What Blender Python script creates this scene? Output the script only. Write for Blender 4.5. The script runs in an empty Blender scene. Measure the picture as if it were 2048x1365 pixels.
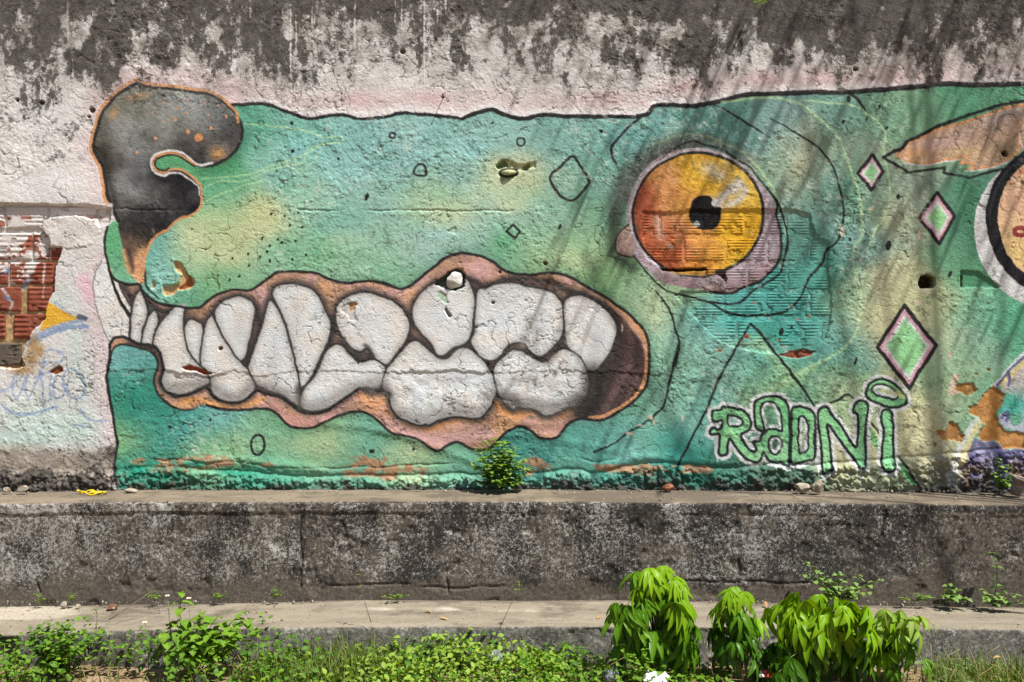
import bpy, bmesh, math, random
import numpy as np
from mathutils import Vector, Matrix, Euler

# ------------------------------------------------------------------ camera, sky, sun, exposure
scene = bpy.context.scene
COL = scene.collection
PXM = 400.0                     # mural pixels per metre on the wall
CAM_D, CAM_Z = 4.98, 0.746      # metres from the wall, metres above the ledge

cam_data = bpy.data.cameras.new('camera')
cam_data.sensor_width = 36.0
cam_data.lens = 35.0
cam_data.clip_end = 400.0
cam = bpy.data.objects.new('camera', cam_data)
cam.location = (0.0, -CAM_D, CAM_Z)
cam.rotation_euler = (math.radians(90), 0, 0)
COL.objects.link(cam)
scene.camera = cam

SUN_TRAVEL = Vector((-0.43, 0.35, -1.0)).normalized()
to_sun = -SUN_TRAVEL
world = bpy.data.worlds.new('World')
scene.world = world
world.use_nodes = True
wn = world.node_tree
wn.nodes.clear()
w_out = wn.nodes.new('ShaderNodeOutputWorld')
w_bg = wn.nodes.new('ShaderNodeBackground')
w_sky = wn.nodes.new('ShaderNodeTexSky')
w_sky.sky_type = 'NISHITA'
w_sky.sun_disc = False
w_sky.sun_elevation = math.asin(to_sun.z)
w_sky.sun_rotation = math.atan2(to_sun.x, to_sun.y)
w_bg.inputs['Strength'].default_value = 0.06
wn.links.new(w_sky.outputs[0], w_bg.inputs[0])
wn.links.new(w_bg.outputs[0], w_out.inputs[0])

sun_data = bpy.data.lights.new('sun', 'SUN')
sun_data.energy = 5.0
sun_data.angle = math.radians(0.5)
sun_data.color = (1.0, 0.975, 0.93)
sun = bpy.data.objects.new('sun', sun_data)
sun.rotation_euler = SUN_TRAVEL.to_track_quat('-Z', 'Y').to_euler()
sun.location = (4, -4, 8)
COL.objects.link(sun)

scene.view_settings.view_transform = 'Standard'
scene.view_settings.look = 'None'
scene.view_settings.exposure = 0.78
scene.view_settings.gamma = 1.0
scene.view_settings.use_curve_mapping = False

scene.cycles.max_bounces = 5
scene.cycles.diffuse_bounces = 3
scene.cycles.transparent_max_bounces = 6
random.seed(7)
RNG = np.random.default_rng(7)

# ------------------------------------------------------------------ numpy toolbox: noise, splines, paint
def _hash(ix, iy, seed):
    h = (ix.astype(np.int64) * 374761393 + iy.astype(np.int64) * 668265263 + seed * 974634777) & 0xFFFFFFFF
    h = ((h ^ (h >> 13)) * 1274126177) & 0xFFFFFFFF
    return ((h ^ (h >> 16)) & 0xFFFF).astype(np.float32) / 32767.5 - 1.0

def vnoise(x, y, seed=0):
    x0 = np.floor(x); y0 = np.floor(y)
    fx = (x - x0).astype(np.float32); fy = (y - y0).astype(np.float32)
    ux = fx * fx * fx * (fx * (fx * 6 - 15) + 10); uy = fy * fy * fy * (fy * (fy * 6 - 15) + 10)
    ix = x0.astype(np.int64); iy = y0.astype(np.int64)
    a = _hash(ix, iy, seed); b = _hash(ix + 1, iy, seed)
    c = _hash(ix, iy + 1, seed); d = _hash(ix + 1, iy + 1, seed)
    return (a + (b - a) * ux) * (1 - uy) + (c + (d - c) * ux) * uy

def fbm(x, y, wave, octv=4, seed=0, gain=0.5, sy=1.0):
    t = 0; amp = 1.0; tot = 0; f = 1.0 / wave
    for o in range(octv):
        t = t + amp * vnoise(x * f + 13.7 * o, y * f * sy - 7.3 * o, seed + o * 17)
        tot += amp; amp *= gain; f *= 2.03
    return t / tot

def sstep(a, b, x):
    t = np.clip((x - a) / (b - a), 0, 1)
    return t * t * (3 - 2 * t)

def spline(pts, closed=False, sub=5):
    P = np.array(pts, dtype=np.float64)
    n = len(P); out = []
    rng = range(n if closed else n - 1)
    for i in rng:
        p0 = P[(i - 1) % n] if closed or i > 0 else P[i]
        p1 = P[i]; p2 = P[(i + 1) % n]
        p3 = P[(i + 2) % n] if closed or i + 2 < n else p2
        for k in range(sub):
            t = k / sub
            out.append(0.5 * ((2 * p1) + (-p0 + p2) * t + (2 * p0 - 5 * p1 + 4 * p2 - p3) * t * t + (-p0 + 3 * p1 - 3 * p2 + p3) * t ** 3))
    if not closed: out.append(P[-1])
    return np.array(out)

def Z(ox, oy, s, *pts):
    return [(ox + p[0] / s, oy + p[1] / s) for p in pts]
def R1(*p): return Z(0, 0, 2.923, *p)
def R2(*p): return Z(680, 0, 2.923, *p)
def R3(*p): return Z(1348, 0, 2.923, *p)
def R4(*p): return Z(0, 440, 2.923, *p)
def R5(*p): return Z(680, 440, 2.923, *p)
def R6(*p): return Z(1348, 440, 2.923, *p)
def R7(*p): return Z(0, 898, 2.923, *p)
def R8(*p): return Z(680, 898, 2.923, *p)
def ZA(*p): return Z(1400, 740, 4.6545, *p)
def ZB(*p): return Z(0, 390, 3.6875, *p)
def ZC(*p): return Z(1220, 270, 2.9667, *p)
def ZD(*p): return Z(1760, 700, 4.5486, *p)
def ZE(*p): return Z(1740, 180, 2.9675, *p)
def ZF(*p): return Z(200, 540, 4.2667, *p)
def ZG(*p): return Z(640, 500, 3.25, *p)

STEP = 1.6
xs = np.concatenate([np.arange(-800, -20, 10.0), np.arange(-20, 2068, STEP), np.arange(2070, 2860, 10.0)])
ys = np.arange(-44, 994, STEP)
W, H = len(xs), len(ys)
PX, PY = np.meshgrid(xs, ys)
PX = PX.astype(np.float32); PY = PY.astype(np.float32)
# hand wobble of every painted edge
WX = PX + 1.3 * fbm(PX, PY, 14, 2, 901) + 2.0 * fbm(PX, PY, 70, 2, 903)
WY = PY + 1.3 * fbm(PX, PY, 14, 2, 907) + 2.0 * fbm(PX, PY, 70, 2, 909)
EDGE = fbm(PX, PY, 5, 2, 911)

def C(*rgb): return np.array(rgb, dtype=np.float32) / 255.0

def window(p, pad):
    x0, x1 = p[:, 0].min() - pad, p[:, 0].max() + pad
    y0, y1 = p[:, 1].min() - pad, p[:, 1].max() + pad
    i0, i1 = np.searchsorted(xs, x0), np.searchsorted(xs, x1)
    j0, j1 = np.searchsorted(ys, y0), np.searchsorted(ys, y1)
    return slice(j0, max(j1, j0 + 1)), slice(i0, max(i1, i0 + 1))

def dist_line(p, closed, pad, warp=True, want_t=False):
    """distance to a polyline, exact up to pad, on the window of the line"""
    sl = window(p, pad + 6)
    gx = (WX if warp else PX)[sl]; gy = (WY if warp else PY)[sl]
    d = np.full(gx.shape, pad * pad, dtype=np.float32)
    tt = np.zeros(gx.shape, dtype=np.float32) if want_t else None
    n = len(p); m = n if closed else n - 1
    lens = [math.hypot(*(p[(k + 1) % n] - p[k])) for k in range(m)]
    tot = sum(lens) + 1e-6; acc = 0
    cx = xs[sl[1]]; cy = ys[sl[0]]
    for k in range(m):
        a = p[k]; b = p[(k + 1) % n]
        q = pad + 6
        i0 = np.searchsorted(cx, min(a[0], b[0]) - q); i1 = np.searchsorted(cx, max(a[0], b[0]) + q)
        j0 = np.searchsorted(cy, min(a[1], b[1]) - q); j1 = np.searchsorted(cy, max(a[1], b[1]) + q)
        if i1 <= i0 or j1 <= j0:
            acc += lens[k]; continue
        X = gx[j0:j1, i0:i1]; Y = gy[j0:j1, i0:i1]
        vx, vy = b - a; L2 = vx * vx + vy * vy + 1e-9
        t = np.clip(((X - a[0]) * vx + (Y - a[1]) * vy) / L2, 0, 1)
        e = (X - a[0] - t * vx) ** 2 + (Y - a[1] - t * vy) ** 2
        D = d[j0:j1, i0:i1]
        if want_t:
            s = e < D
            tt[j0:j1, i0:i1][s] = ((acc + t * lens[k]) / tot)[s]
        np.minimum(D, e, out=D)
        acc += lens[k]
    return sl, np.sqrt(d), tt

def inside(p, sl, warp=True):
    gx = (WX if warp else PX)[sl]; gy = (WY if warp else PY)[sl]
    r = np.zeros(gx.shape, dtype=bool)
    n = len(p)
    cy = ys[sl[0]]
    for k in range(n):
        x1, y1 = p[k]; x2, y2 = p[(k + 1) % n]
        if y1 == y2: continue
        j0 = np.searchsorted(cy, min(y1, y2) - 8); j1 = np.searchsorted(cy, max(y1, y2) + 8)
        if j1 <= j0: continue
        Y = gy[j0:j1]; X = gx[j0:j1]
        c = (Y >= y1) != (Y >= y2)
        r[j0:j1] ^= c & (X < (x2 - x1) * (Y - y1) / (y2 - y1) + x1)
    return r

def sdf(pts, smooth=True, pad=12, warp=True):
    p = spline(pts, True) if smooth else np.array(pts, dtype=np.float64)
    sl, d, _ = dist_line(p, True, pad, warp)
    ins = inside(p, sl, warp)
    return sl, np.where(ins, -d, d)

class Canvas:
    def __init__(s, rgb): s.c = np.zeros((H, W, 3), dtype=np.float32) + C(*rgb)
    def lay(s, sl, a, rgb):
        c = s.c[sl]; col = rgb if isinstance(rgb, np.ndarray) and rgb.ndim == 3 else C(*rgb)
        s.c[sl] = c + (col - c) * a[..., None]
    def fill(s, pts, rgb, alpha=1.0, soft=1.2, smooth=True, grow=0.0, rag=0.0):
        sl, d = sdf(pts, smooth, max(12, soft * 2 + abs(grow) + 4))
        d = d - grow + rag * EDGE[sl]
        a = alpha * sstep(soft, -soft, d)
        s.lay(sl, a.astype(np.float32), rgb); return sl, a
    def stroke(s, pts, w, rgb, alpha=1.0, soft=1.1, closed=False, smooth=True, taper=0.0, rag=0.6, clip=None):
        w = w * 1.28 + .35
        p = spline(pts, closed) if smooth else np.array(pts, dtype=np.float64)
        sl, d, t = dist_line(p, closed, w / 2 + soft + 3, True, True)
        hw = w / 2
        if taper: hw = hw * (1 - taper * np.abs(2 * t - 1) ** 3)
        a = alpha * sstep(hw + soft, hw - soft, d + rag * EDGE[sl])
        if clip is not None: a = a * clip[sl]
        s.lay(sl, a.astype(np.float32), rgb)
    def glow(s, pts, r, rgb, alpha=0.7, closed=False, clip=None, smooth=True, power=2.0):
        p = spline(pts, closed) if smooth else np.array(pts, dtype=np.float64)
        sl, d, _ = dist_line(p, closed, r * 2.2)
        a = alpha * np.exp(-(d / r) ** power)
        a = a * (1 + 0.15 * EDGE[sl])
        a = np.clip(a - 0.01, 0, 1)
        if clip is not None: a = a * clip[sl]
        s.lay(sl, a.astype(np.float32), rgb)
    def spray(s, x, y, rx, ry, rgb, alpha=0.8, rot=0.0, clip=None, hard=False):
        R = max(rx, ry) * (1.4 if hard else 2.4)
        sl = window(np.array([[x - R, y - R], [x + R, y + R]]), 2)
        dx = WX[sl] - x; dy = WY[sl] - y
        ca, sa = math.cos(rot), math.sin(rot)
        q = ((dx * ca + dy * sa) / rx) ** 2 + ((-dx * sa + dy * ca) / ry) ** 2
        a = alpha * (sstep(1.25, 0.8, q + 0.15 * EDGE[sl]) if hard else np.exp(-q) * (1 + 0.15 * EDGE[sl]))
        if clip is not None: a = a * clip[sl]
        s.lay(sl, np.clip(a, 0, 1).astype(np.float32), rgb)

def mask_of(pts, soft=1.5, smooth=True, grow=0.0, rag=0.0, warp=True):
    m = np.zeros((H, W), dtype=np.float32)
    sl, d = sdf(pts, smooth, max(14, soft * 2 + abs(grow) + 4), warp)
    m[sl] = sstep(soft, -soft, d - grow + rag * EDGE[sl])
    return m

def field(samples, sig):
    """normalised gaussian blend of colour samples, evaluated coarse and upsampled"""
    gx = np.arange(-820, 2880, 10.0); gy = np.arange(-60, 1010, 10.0)
    X, Y = np.meshgrid(gx, gy)
    acc = np.zeros(X.shape + (3,)); wt = np.zeros(X.shape) + 1e-12
    for x, y, col in samples:
        d2 = (X - x) ** 2 + ((Y - y) * 1.25) ** 2
        w = np.exp(-d2 / (2 * sig * sig)) + 1e-3 / (1 + d2 / 400.0)
        acc += w[..., None] * np.array(col); wt += w
    F = acc / wt[..., None] / 255.0
    # bilinear lookup through a flow-warped coordinate so that the sprays look hand moved
    qx = PX + 22 * fbm(PX, PY, 120, 3, 51); qy = PY + 22 * fbm(PX, PY, 120, 3, 53)
    u = np.clip((qx - gx[0]) / 10.0, 0, len(gx) - 1.001); v = np.clip((qy - gy[0]) / 10.0, 0, len(gy) - 1.001)
    i = u.astype(int); j = v.astype(int); fu = (u - i)[..., None]; fv = (v - j)[..., None]
    return ((F[j, i] * (1 - fu) + F[j, i + 1] * fu) * (1 - fv) + (F[j + 1, i] * (1 - fu) + F[j + 1, i + 1] * fu) * fv).astype(np.float32)
# ------------------------------------------------------------------ the mural, in the coordinates of the wall (400 px = 1 m)
FULL = (slice(0, H), slice(0, W))
BLACK = (30, 29, 30); PEACH = (206, 148, 102); PINK = (214, 168, 172); WHITE = (211, 213, 212); LAV = (168, 152, 158)
cv = Canvas((205, 203, 200))
# old limewash: warm, grey and pinkish drifts
drift = fbm(PX, PY, 160, 4, 3)[..., None]
cv.c += drift * np.array([0.035, 0.03, 0.03], dtype=np.float32)
cv.c += (fbm(PX, PY, 40, 3, 5)[..., None]) * 0.035

# --- lower left corner: faded cyan, blue tag, yellow arrow remains
for x, y, rx, ry, a in ((150, 680, 14, 60, .35), (60, 830, 70, 40, .35), (150, 850, 60, 30, .4), (20, 880, 60, 20, .4), (170, 760, 20, 40, .25), (120, 600, 25, 20, .25), (100, 870, 120, 25, .35)):
    cv.spray(x, y, rx, ry, (168, 205, 192), a)
cv.glow([(200, 520), (190, 600), (205, 680), (212, 760), (222, 860), (228, 960)], 26, (208, 180, 184), .45)
cv.glow([(165, 560), (180, 590)], 14, (222, 150, 170), .45)
top_line = [(465, 210), (500, 208), (530, 208), (555, 217), (580, 226), (620, 237), (665, 230), (695, 231), (720, 237), (775, 234), (800, 226), (850, 229), (925, 236),
            (955, 226), (985, 221), (1010, 230), (1050, 237), (1080, 230), (1140, 233), (1200, 234), (1285, 232), (1305, 218), (1322, 210), (1390, 212), (1425, 205),
            (1490, 190), (1560, 187), (1640, 185), (1700, 184), (1780, 178), (1850, 172), (1900, 167), (1960, 170), (2060, 167), (2400, 160), (2900, 150)]
pk = [(x, y - 26) for x, y in top_line]
cv.glow(pk, 28, (206, 176, 176), .4)
cv.glow([(x, y - 8) for x, y in top_line], 9, (228, 224, 224), .75)
cv.glow([(180, 290), (195, 330), (207, 400)], 40, (212, 184, 186), .45)
cv.glow([(200, 210), (250, 165), (330, 160), (430, 180), (465, 205)], 34, (214, 180, 184), .5)
for x in (860, 1210, 1380, 1530, 1650, 1790, 1880, 280, 720):
    cv.spray(x, 170 - 12 * (x > 1400) + 25 * (x < 1300) - 20 * (x < 400), 42, 14, (204, 144, 150), .3)

# --- the green body
body = top_line + [(2900, 1100), (232, 1100), (236, 975), (229, 950), (229, 925), (236, 898), (230, 862), (226, 833), (220, 800), (213, 770), (212, 751), (217, 727), (220, 709),
        (218, 692), (225, 640), (224, 600), (222, 556), (214, 525), (209, 502), (208, 471), (214, 448), (232, 440), (255, 380), (270, 310), (380, 260), (440, 215)]
GS = [(520, 250, (92, 170, 138)), (600, 262, (118, 184, 164)), (700, 272, (130, 188, 178)), (850, 270, (134, 188, 176)), (1000, 260, (134, 190, 176)), (1150, 270, (118, 176, 160)), (1250, 280, (108, 168, 156)),
  (400, 345, (80, 165, 105)), (440, 380, (96, 176, 130)), (560, 330, (128, 192, 168)), (700, 340, (134, 194, 182)), (820, 330, (136, 192, 182)), (920, 345, (142, 194, 178)), (1020, 350, (196, 204, 152)), (1010, 390, (170, 200, 150)), (1140, 360, (140, 185, 158)), (1215, 360, (112, 170, 146)),
  (440, 450, (170, 202, 140)), (520, 430, (204, 208, 146)), (470, 490, (208, 208, 150)), (610, 400, (146, 198, 166)), (690, 440, (126, 188, 164)), (750, 420, (138, 190, 168)), (860, 400, (160, 202, 158)), (910, 430, (168, 202, 152)), (1000, 430, (140, 192, 170)), (1100, 430, (136, 188, 158)), (1190, 440, (112, 168, 128)),
  (330, 500, (96, 170, 152)), (330, 560, (120, 188, 172)), (400, 520, (178, 204, 148)), (420, 480, (196, 206, 150)), (560, 500, (126, 190, 148)), (640, 520, (128, 190, 140)), (780, 490, (148, 196, 166)), (860, 470, (146, 194, 176)), (930, 480, (150, 196, 178)), (1010, 500, (104, 172, 128)), (1060, 480, (140, 190, 150)), (1150, 500, (152, 192, 140)),
  (380, 590, (86, 162, 118)), (440, 560, (124, 182, 122)), (490, 545, (118, 178, 130)), (700, 540, (140, 192, 156)), (760, 545, (130, 188, 146)), (1090, 525, (146, 186, 132)), (1200, 550, (112, 166, 104)), (1240, 600, (128, 172, 120)), (225, 500, (96, 182, 120)), (235, 540, (110, 182, 140)),
  (1300, 600, (152, 190, 152)), (1340, 560, (140, 178, 130)), (1330, 700, (134, 190, 158)), (1400, 660, (132, 186, 166)), (1430, 740, (118, 176, 152)), (1330, 800, (118, 182, 150)), (1600, 650, (66, 162, 146)), (1500, 610, (74, 170, 156)), (1620, 560, (72, 160, 140)), (1600, 480, (96, 158, 138)), (1560, 690, (72, 164, 148)), (1430, 640, (92, 176, 164)),
  (1700, 600, (140, 184, 142)), (1690, 680, (116, 172, 150)), (1720, 500, (112, 164, 150)), (1780, 560, (182, 188, 142)), (1760, 640, (188, 190, 138)), (1860, 600, (190, 194, 138)), (1890, 680, (168, 190, 146)), (1960, 690, (138, 188, 152)), (2020, 640, (92, 182, 136)), (1940, 620, (120, 188, 146)),
  (1930, 450, (82, 146, 112)), (1930, 520, (96, 160, 116)), (1800, 450, (154, 172, 138)), (1780, 380, (138, 164, 136)), (1850, 240, (110, 164, 122)), (1960, 195, (88, 162, 118)), (1760, 230, (112, 164, 126)), (1700, 240, (108, 158, 140)), (1620, 300, (142, 164, 138)), (1580, 340, (146, 168, 140)), (1640, 400, (120, 160, 142)), (1540, 260, (112, 158, 148)), (1450, 250, (92, 152, 136)), (1690, 400, (96, 152, 120)), (1730, 310, (140, 160, 130)),
  (262, 720, (98, 172, 162)), (245, 780, (60, 152, 126)), (290, 790, (34, 132, 108)), (310, 830, (40, 142, 120)), (250, 860, (124, 182, 118)), (350, 850, (64, 158, 140)), (420, 850, (102, 176, 164)), (450, 900, (142, 190, 128)), (560, 880, (120, 184, 138)), (660, 880, (146, 188, 128)), (740, 880, (100, 172, 140)), (820, 910, (156, 192, 138)), (930, 920, (104, 178, 142)), (1060, 890, (72, 156, 142)), (1160, 880, (88, 168, 150)), (1260, 900, (112, 186, 168)),
  (300, 930, (58, 148, 118)), (420, 930, (120, 182, 132)), (350, 965, (42, 122, 94)), (700, 950, (104, 170, 136)), (500, 965, (60, 150, 118)), (900, 960, (118, 178, 146)), (1150, 955, (92, 166, 140)), (1250, 960, (62, 150, 130)), (1350, 900, (54, 156, 136)), (1400, 840, (110, 180, 160)), (1450, 960, (62, 122, 98)), (1380, 960, (46, 130, 104)), (1550, 970, (86, 124, 98)),
  (1540, 760, (142, 184, 134)), (1600, 780, (104, 166, 130)), (1520, 720, (96, 176, 150)), (1660, 770, (128, 178, 132)), (1640, 700, (98, 168, 150)), (1700, 820, (150, 184, 132)), (1720, 900, (196, 192, 144)), (1850, 860, (204, 200, 152)), (1800, 820, (196, 196, 140)), (1900, 760, (150, 190, 142)), (1950, 820, (110, 174, 134)), (1760, 960, (150, 164, 120)), (1870, 950, (160, 158, 122)), (2200, 800, (120, 170, 130)), (2500, 500, (120, 170, 140)), (2500, 900, (150, 170, 130))]
green = field(GS, 34)
green = green + 0.05 * fbm(PX, PY, 55, 3, 61)[..., None] * np.array([1.0, .45, .6], dtype=np.float32) + 0.03 * fbm(PX, PY, 18, 3, 63)[..., None]
glum = green.mean(-1, keepdims=True); green = (glum + (green - glum) * .82) * .97 + np.array([.0, -.004, .006], dtype=np.float32)
bm_ = mask_of(body, 1.5, smooth=False)
cv.lay((slice(0, H), slice(0, W)), bm_, green)
# turquoise spray over the bared bricks and patches of yellow lichen-green
for x, y, rx, ry, col, a in ((1480, 640, 60, 22, (70, 178, 164), .5), (1560, 670, 50, 14, (60, 170, 150), .5), (450, 330, 30, 20, (70, 160, 100), .5), (1010, 480, 20, 26, (86, 164, 116), .5), (880, 470, 34, 10, (150, 190, 196), .5), (610, 300, 40, 20, (130, 190, 196), .5), (950, 300, 30, 18, (128, 188, 190), .5),
     (265, 790, 30, 34, (30, 130, 104), .5), (1290, 880, 26, 60, (140, 200, 170), .35), (1310, 640, 26, 60, (168, 198, 160), .35), (1560, 420, 26, 40, (150, 186, 176), .3), (1120, 560, 40, 10, (96, 150, 96), .3)):
    cv.spray(x, y, rx, ry, col, a, clip=bm_)
for x, y, rx, ry, a in ((1800, 560, 60, 40, .4), (1770, 640, 40, 40, .35), (1600, 330, 40, 60, .35), (1860, 640, 40, 50, .35), (880, 425, 60, 22, .3), (1310, 620, 24, 50, .35), (1690, 780, 50, 30, .35), (600, 890, 60, 22, .3), (1900, 820, 60, 50, .4), (1820, 880, 50, 40, .4), (700, 480, 50, 22, .25), (1150, 520, 50, 24, .3), (460, 520, 40, 16, .35), (1500, 690, 40, 14, .3), (1770, 440, 40, 50, .35), (1020, 410, 30, 14, .3), (820, 900, 50, 18, .3)):
    cv.spray(x, y, rx, ry, (212, 208, 164), a, clip=bm_)
# broad soft diagonal strokes on the cheek, some lighter, some darker
for k in range(26):
    x = 1240 + 22 * k + random.uniform(-8, 8); y = random.uniform(230, 420)
    cv.glow([(x, y), (x - 20, y + 50), (x - 52, y + 120)], 11, random.choice([(96, 150, 138), (150, 172, 150), (120, 164, 150), (88, 142, 122)]), .28, clip=bm_)
# peeled brown bands along the foot of the wall
foot = [(262, 922), (300, 912), (360, 918), (420, 908), (480, 914), (560, 928), (520, 938), (450, 936), (400, 942), (350, 950), (300, 945)]
peel_n = fbm(PX, PY, 30, 5, 65, .62, sy=2.4)
for P in (foot, [(680, 925), (720, 912), (790, 918), (852, 938), (840, 958), (780, 960), (730, 957), (690, 950)], [(1045, 908), (1085, 922), (1112, 945), (1080, 957), (1050, 947)], [(1180, 935), (1300, 925), (1420, 935), (1400, 950), (1250, 950)]):
    zone = mask_of(P, 9, grow=3)
    cv.lay(FULL, zone * sstep(.36, .46, peel_n * .5 + .42 * zone) * .9, np.clip(C(166, 124, 94) + .06 * fbm(PX, PY, 9, 2, 67)[..., None], 0, 1).astype(np.float32))
for x, y, rx, ry in ((290, 935, 30, 10), (330, 952, 26, 8), (390, 928, 20, 7), (270, 945, 16, 10), (470, 945, 40, 8)):
    cv.spray(x, y, rx, ry, (30, 142, 116), .7)

# --- mouth: lips, dark cavity, teeth
lip = ZF((85, 20), (120, 80), (180, 110), (250, 130), (330, 125), (350, 170), (400, 220), (470, 270), (560, 300), (650, 310), (740, 325), (850, 320), (900, 280), (960, 235), (1050, 190), (1150, 170), (1270, 175), (1330, 145), (1400, 90), (1470, 40), (1530, 15), (1700, 12), (1850, 25), (1930, 65)) \
    + [(676, 563)] + ZG((160, 215), (300, 205), (420, 220), (520, 255), (570, 245), (640, 195), (720, 130), (800, 65), (890, 28), (1000, 30), (1070, 50), (1130, 80), (1180, 125), (1260, 160), (1400, 165), (1500, 152)) \
    + R5((1320, 330), (1430, 385), (1530, 440), (1620, 500), (1700, 560), (1770, 640), (1800, 720), (1805, 830), (1800, 950), (1750, 1030), (1670, 1100), (1560, 1160), (1500, 1175), (1400, 1170), (1330, 1200), (1270, 1270), (1180, 1280), (1100, 1225), (1050, 1210), (980, 1235), (930, 1280), (880, 1330), (790, 1345), (690, 1300), (620, 1320), (560, 1350), (480, 1300), (420, 1270), (300, 1240), (220, 1170), (150, 1125), (80, 1120), (0, 1140)) \
    + ZF((1900, 1300), (1800, 1345), (1640, 1340), (1560, 1280), (1480, 1200), (1350, 1185), (1250, 1195), (1100, 1195), (1000, 1180), (900, 1150), (830, 1170), (750, 1195), (640, 1180), (560, 1130), (500, 1070), (470, 1000), (460, 920), (490, 850), (495, 790), (460, 720), (400, 680), (300, 650), (200, 630), (130, 650), (95, 710), (78, 660))
lip_m = mask_of(lip, 1.5)
cv.glow(lip[24:80], 16, (60, 96, 74), .30)
cv.fill(lip, (180, 142, 118))
tone = fbm(PX, PY, 34, 3, 71); tone2 = fbm(PX, PY, 60, 3, 73)
cv.lay(FULL, lip_m * sstep(0.0, .5, tone) * .7, (202, 152, 112))
cv.lay(FULL, lip_m * sstep(0.05, .5, tone2) * .7, (206, 164, 166))
cv.lay(FULL, lip_m * sstep(0.1, .5, -tone) * .55, (150, 116, 104))
# pink roll of the lower lip, orange above it
cv.glow(ZF((1500, 1180), (1600, 1260), (1700, 1300), (1850, 1280), (2040, 1190)), 12, (200, 148, 142), .8, clip=lip_m)
cv.glow(ZG((400, 1090), (520, 1160), (640, 1200), (760, 1240), (900, 1220), (1050, 1180)), 16, (192, 152, 148), .85, clip=lip_m)
cv.glow(ZG((560, 1120), (700, 1160), (820, 1120), (940, 1110), (1060, 1100)), 6, (212, 142, 84), .9, clip=lip_m)
cv.glow(ZG((1150, 990), (1200, 1050), (1280, 1070), (1350, 1060)), 10, (206, 138, 84), .9, clip=lip_m)
cv.glow(R5((1180, 1100), (1270, 1140), (1390, 1100)), 8, (206, 138, 84), .9, clip=lip_m)
cv.glow(ZG((260, 930), (350, 1000), (430, 960), (440, 1050)), 14, (212, 152, 110), .9, clip=lip_m)
cv.glow(R5((1100, 1180), (1200, 1240), (1290, 1200)), 10, (196, 150, 140), .8, clip=lip_m)
cv.glow(ZF((700, 1130), (850, 1110), (1000, 1150), (1250, 1150), (1400, 1090)), 7, (212, 150, 92), .85, clip=lip_m)
# cavity at the jaw hinge
cav = [(1150, 584), (1190, 594), (1225, 618), (1252, 645), (1275, 675), (1288, 705), (1290, 735), (1284, 768), (1266, 794), (1238, 815), (1205, 830), (1170, 838), (1148, 832), (1165, 800), (1178, 760), (1190, 742), (1214, 717), (1231, 680), (1233, 652), (1217, 625), (1190, 602)]
cm = mask_of(cav, 3)
cv.lay(FULL, cm, (62, 50, 48))
for k, (x0, x1) in enumerate(((1238, 1190), (1252, 1210), (1264, 1225), (1274, 1240), (1282, 1252), (1246, 1200))):
    cv.glow([(x0, 640), (x0 + 14, 720), (x1, 825)], 5, (124, 94, 92) if k % 2 else (92, 70, 70), .55, clip=cm)
cv.glow([(1200, 745), (1190, 800), (1165, 835)], 16, (32, 28, 28), .8, clip=cm)
cv.stroke(R5((1560, 470), (1640, 520), (1720, 600), (1775, 690), (1790, 800), (1780, 940), (1740, 1015), (1660, 1085), (1540, 1145), (1450, 1160)), 4, (206, 148, 100), .9)

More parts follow.
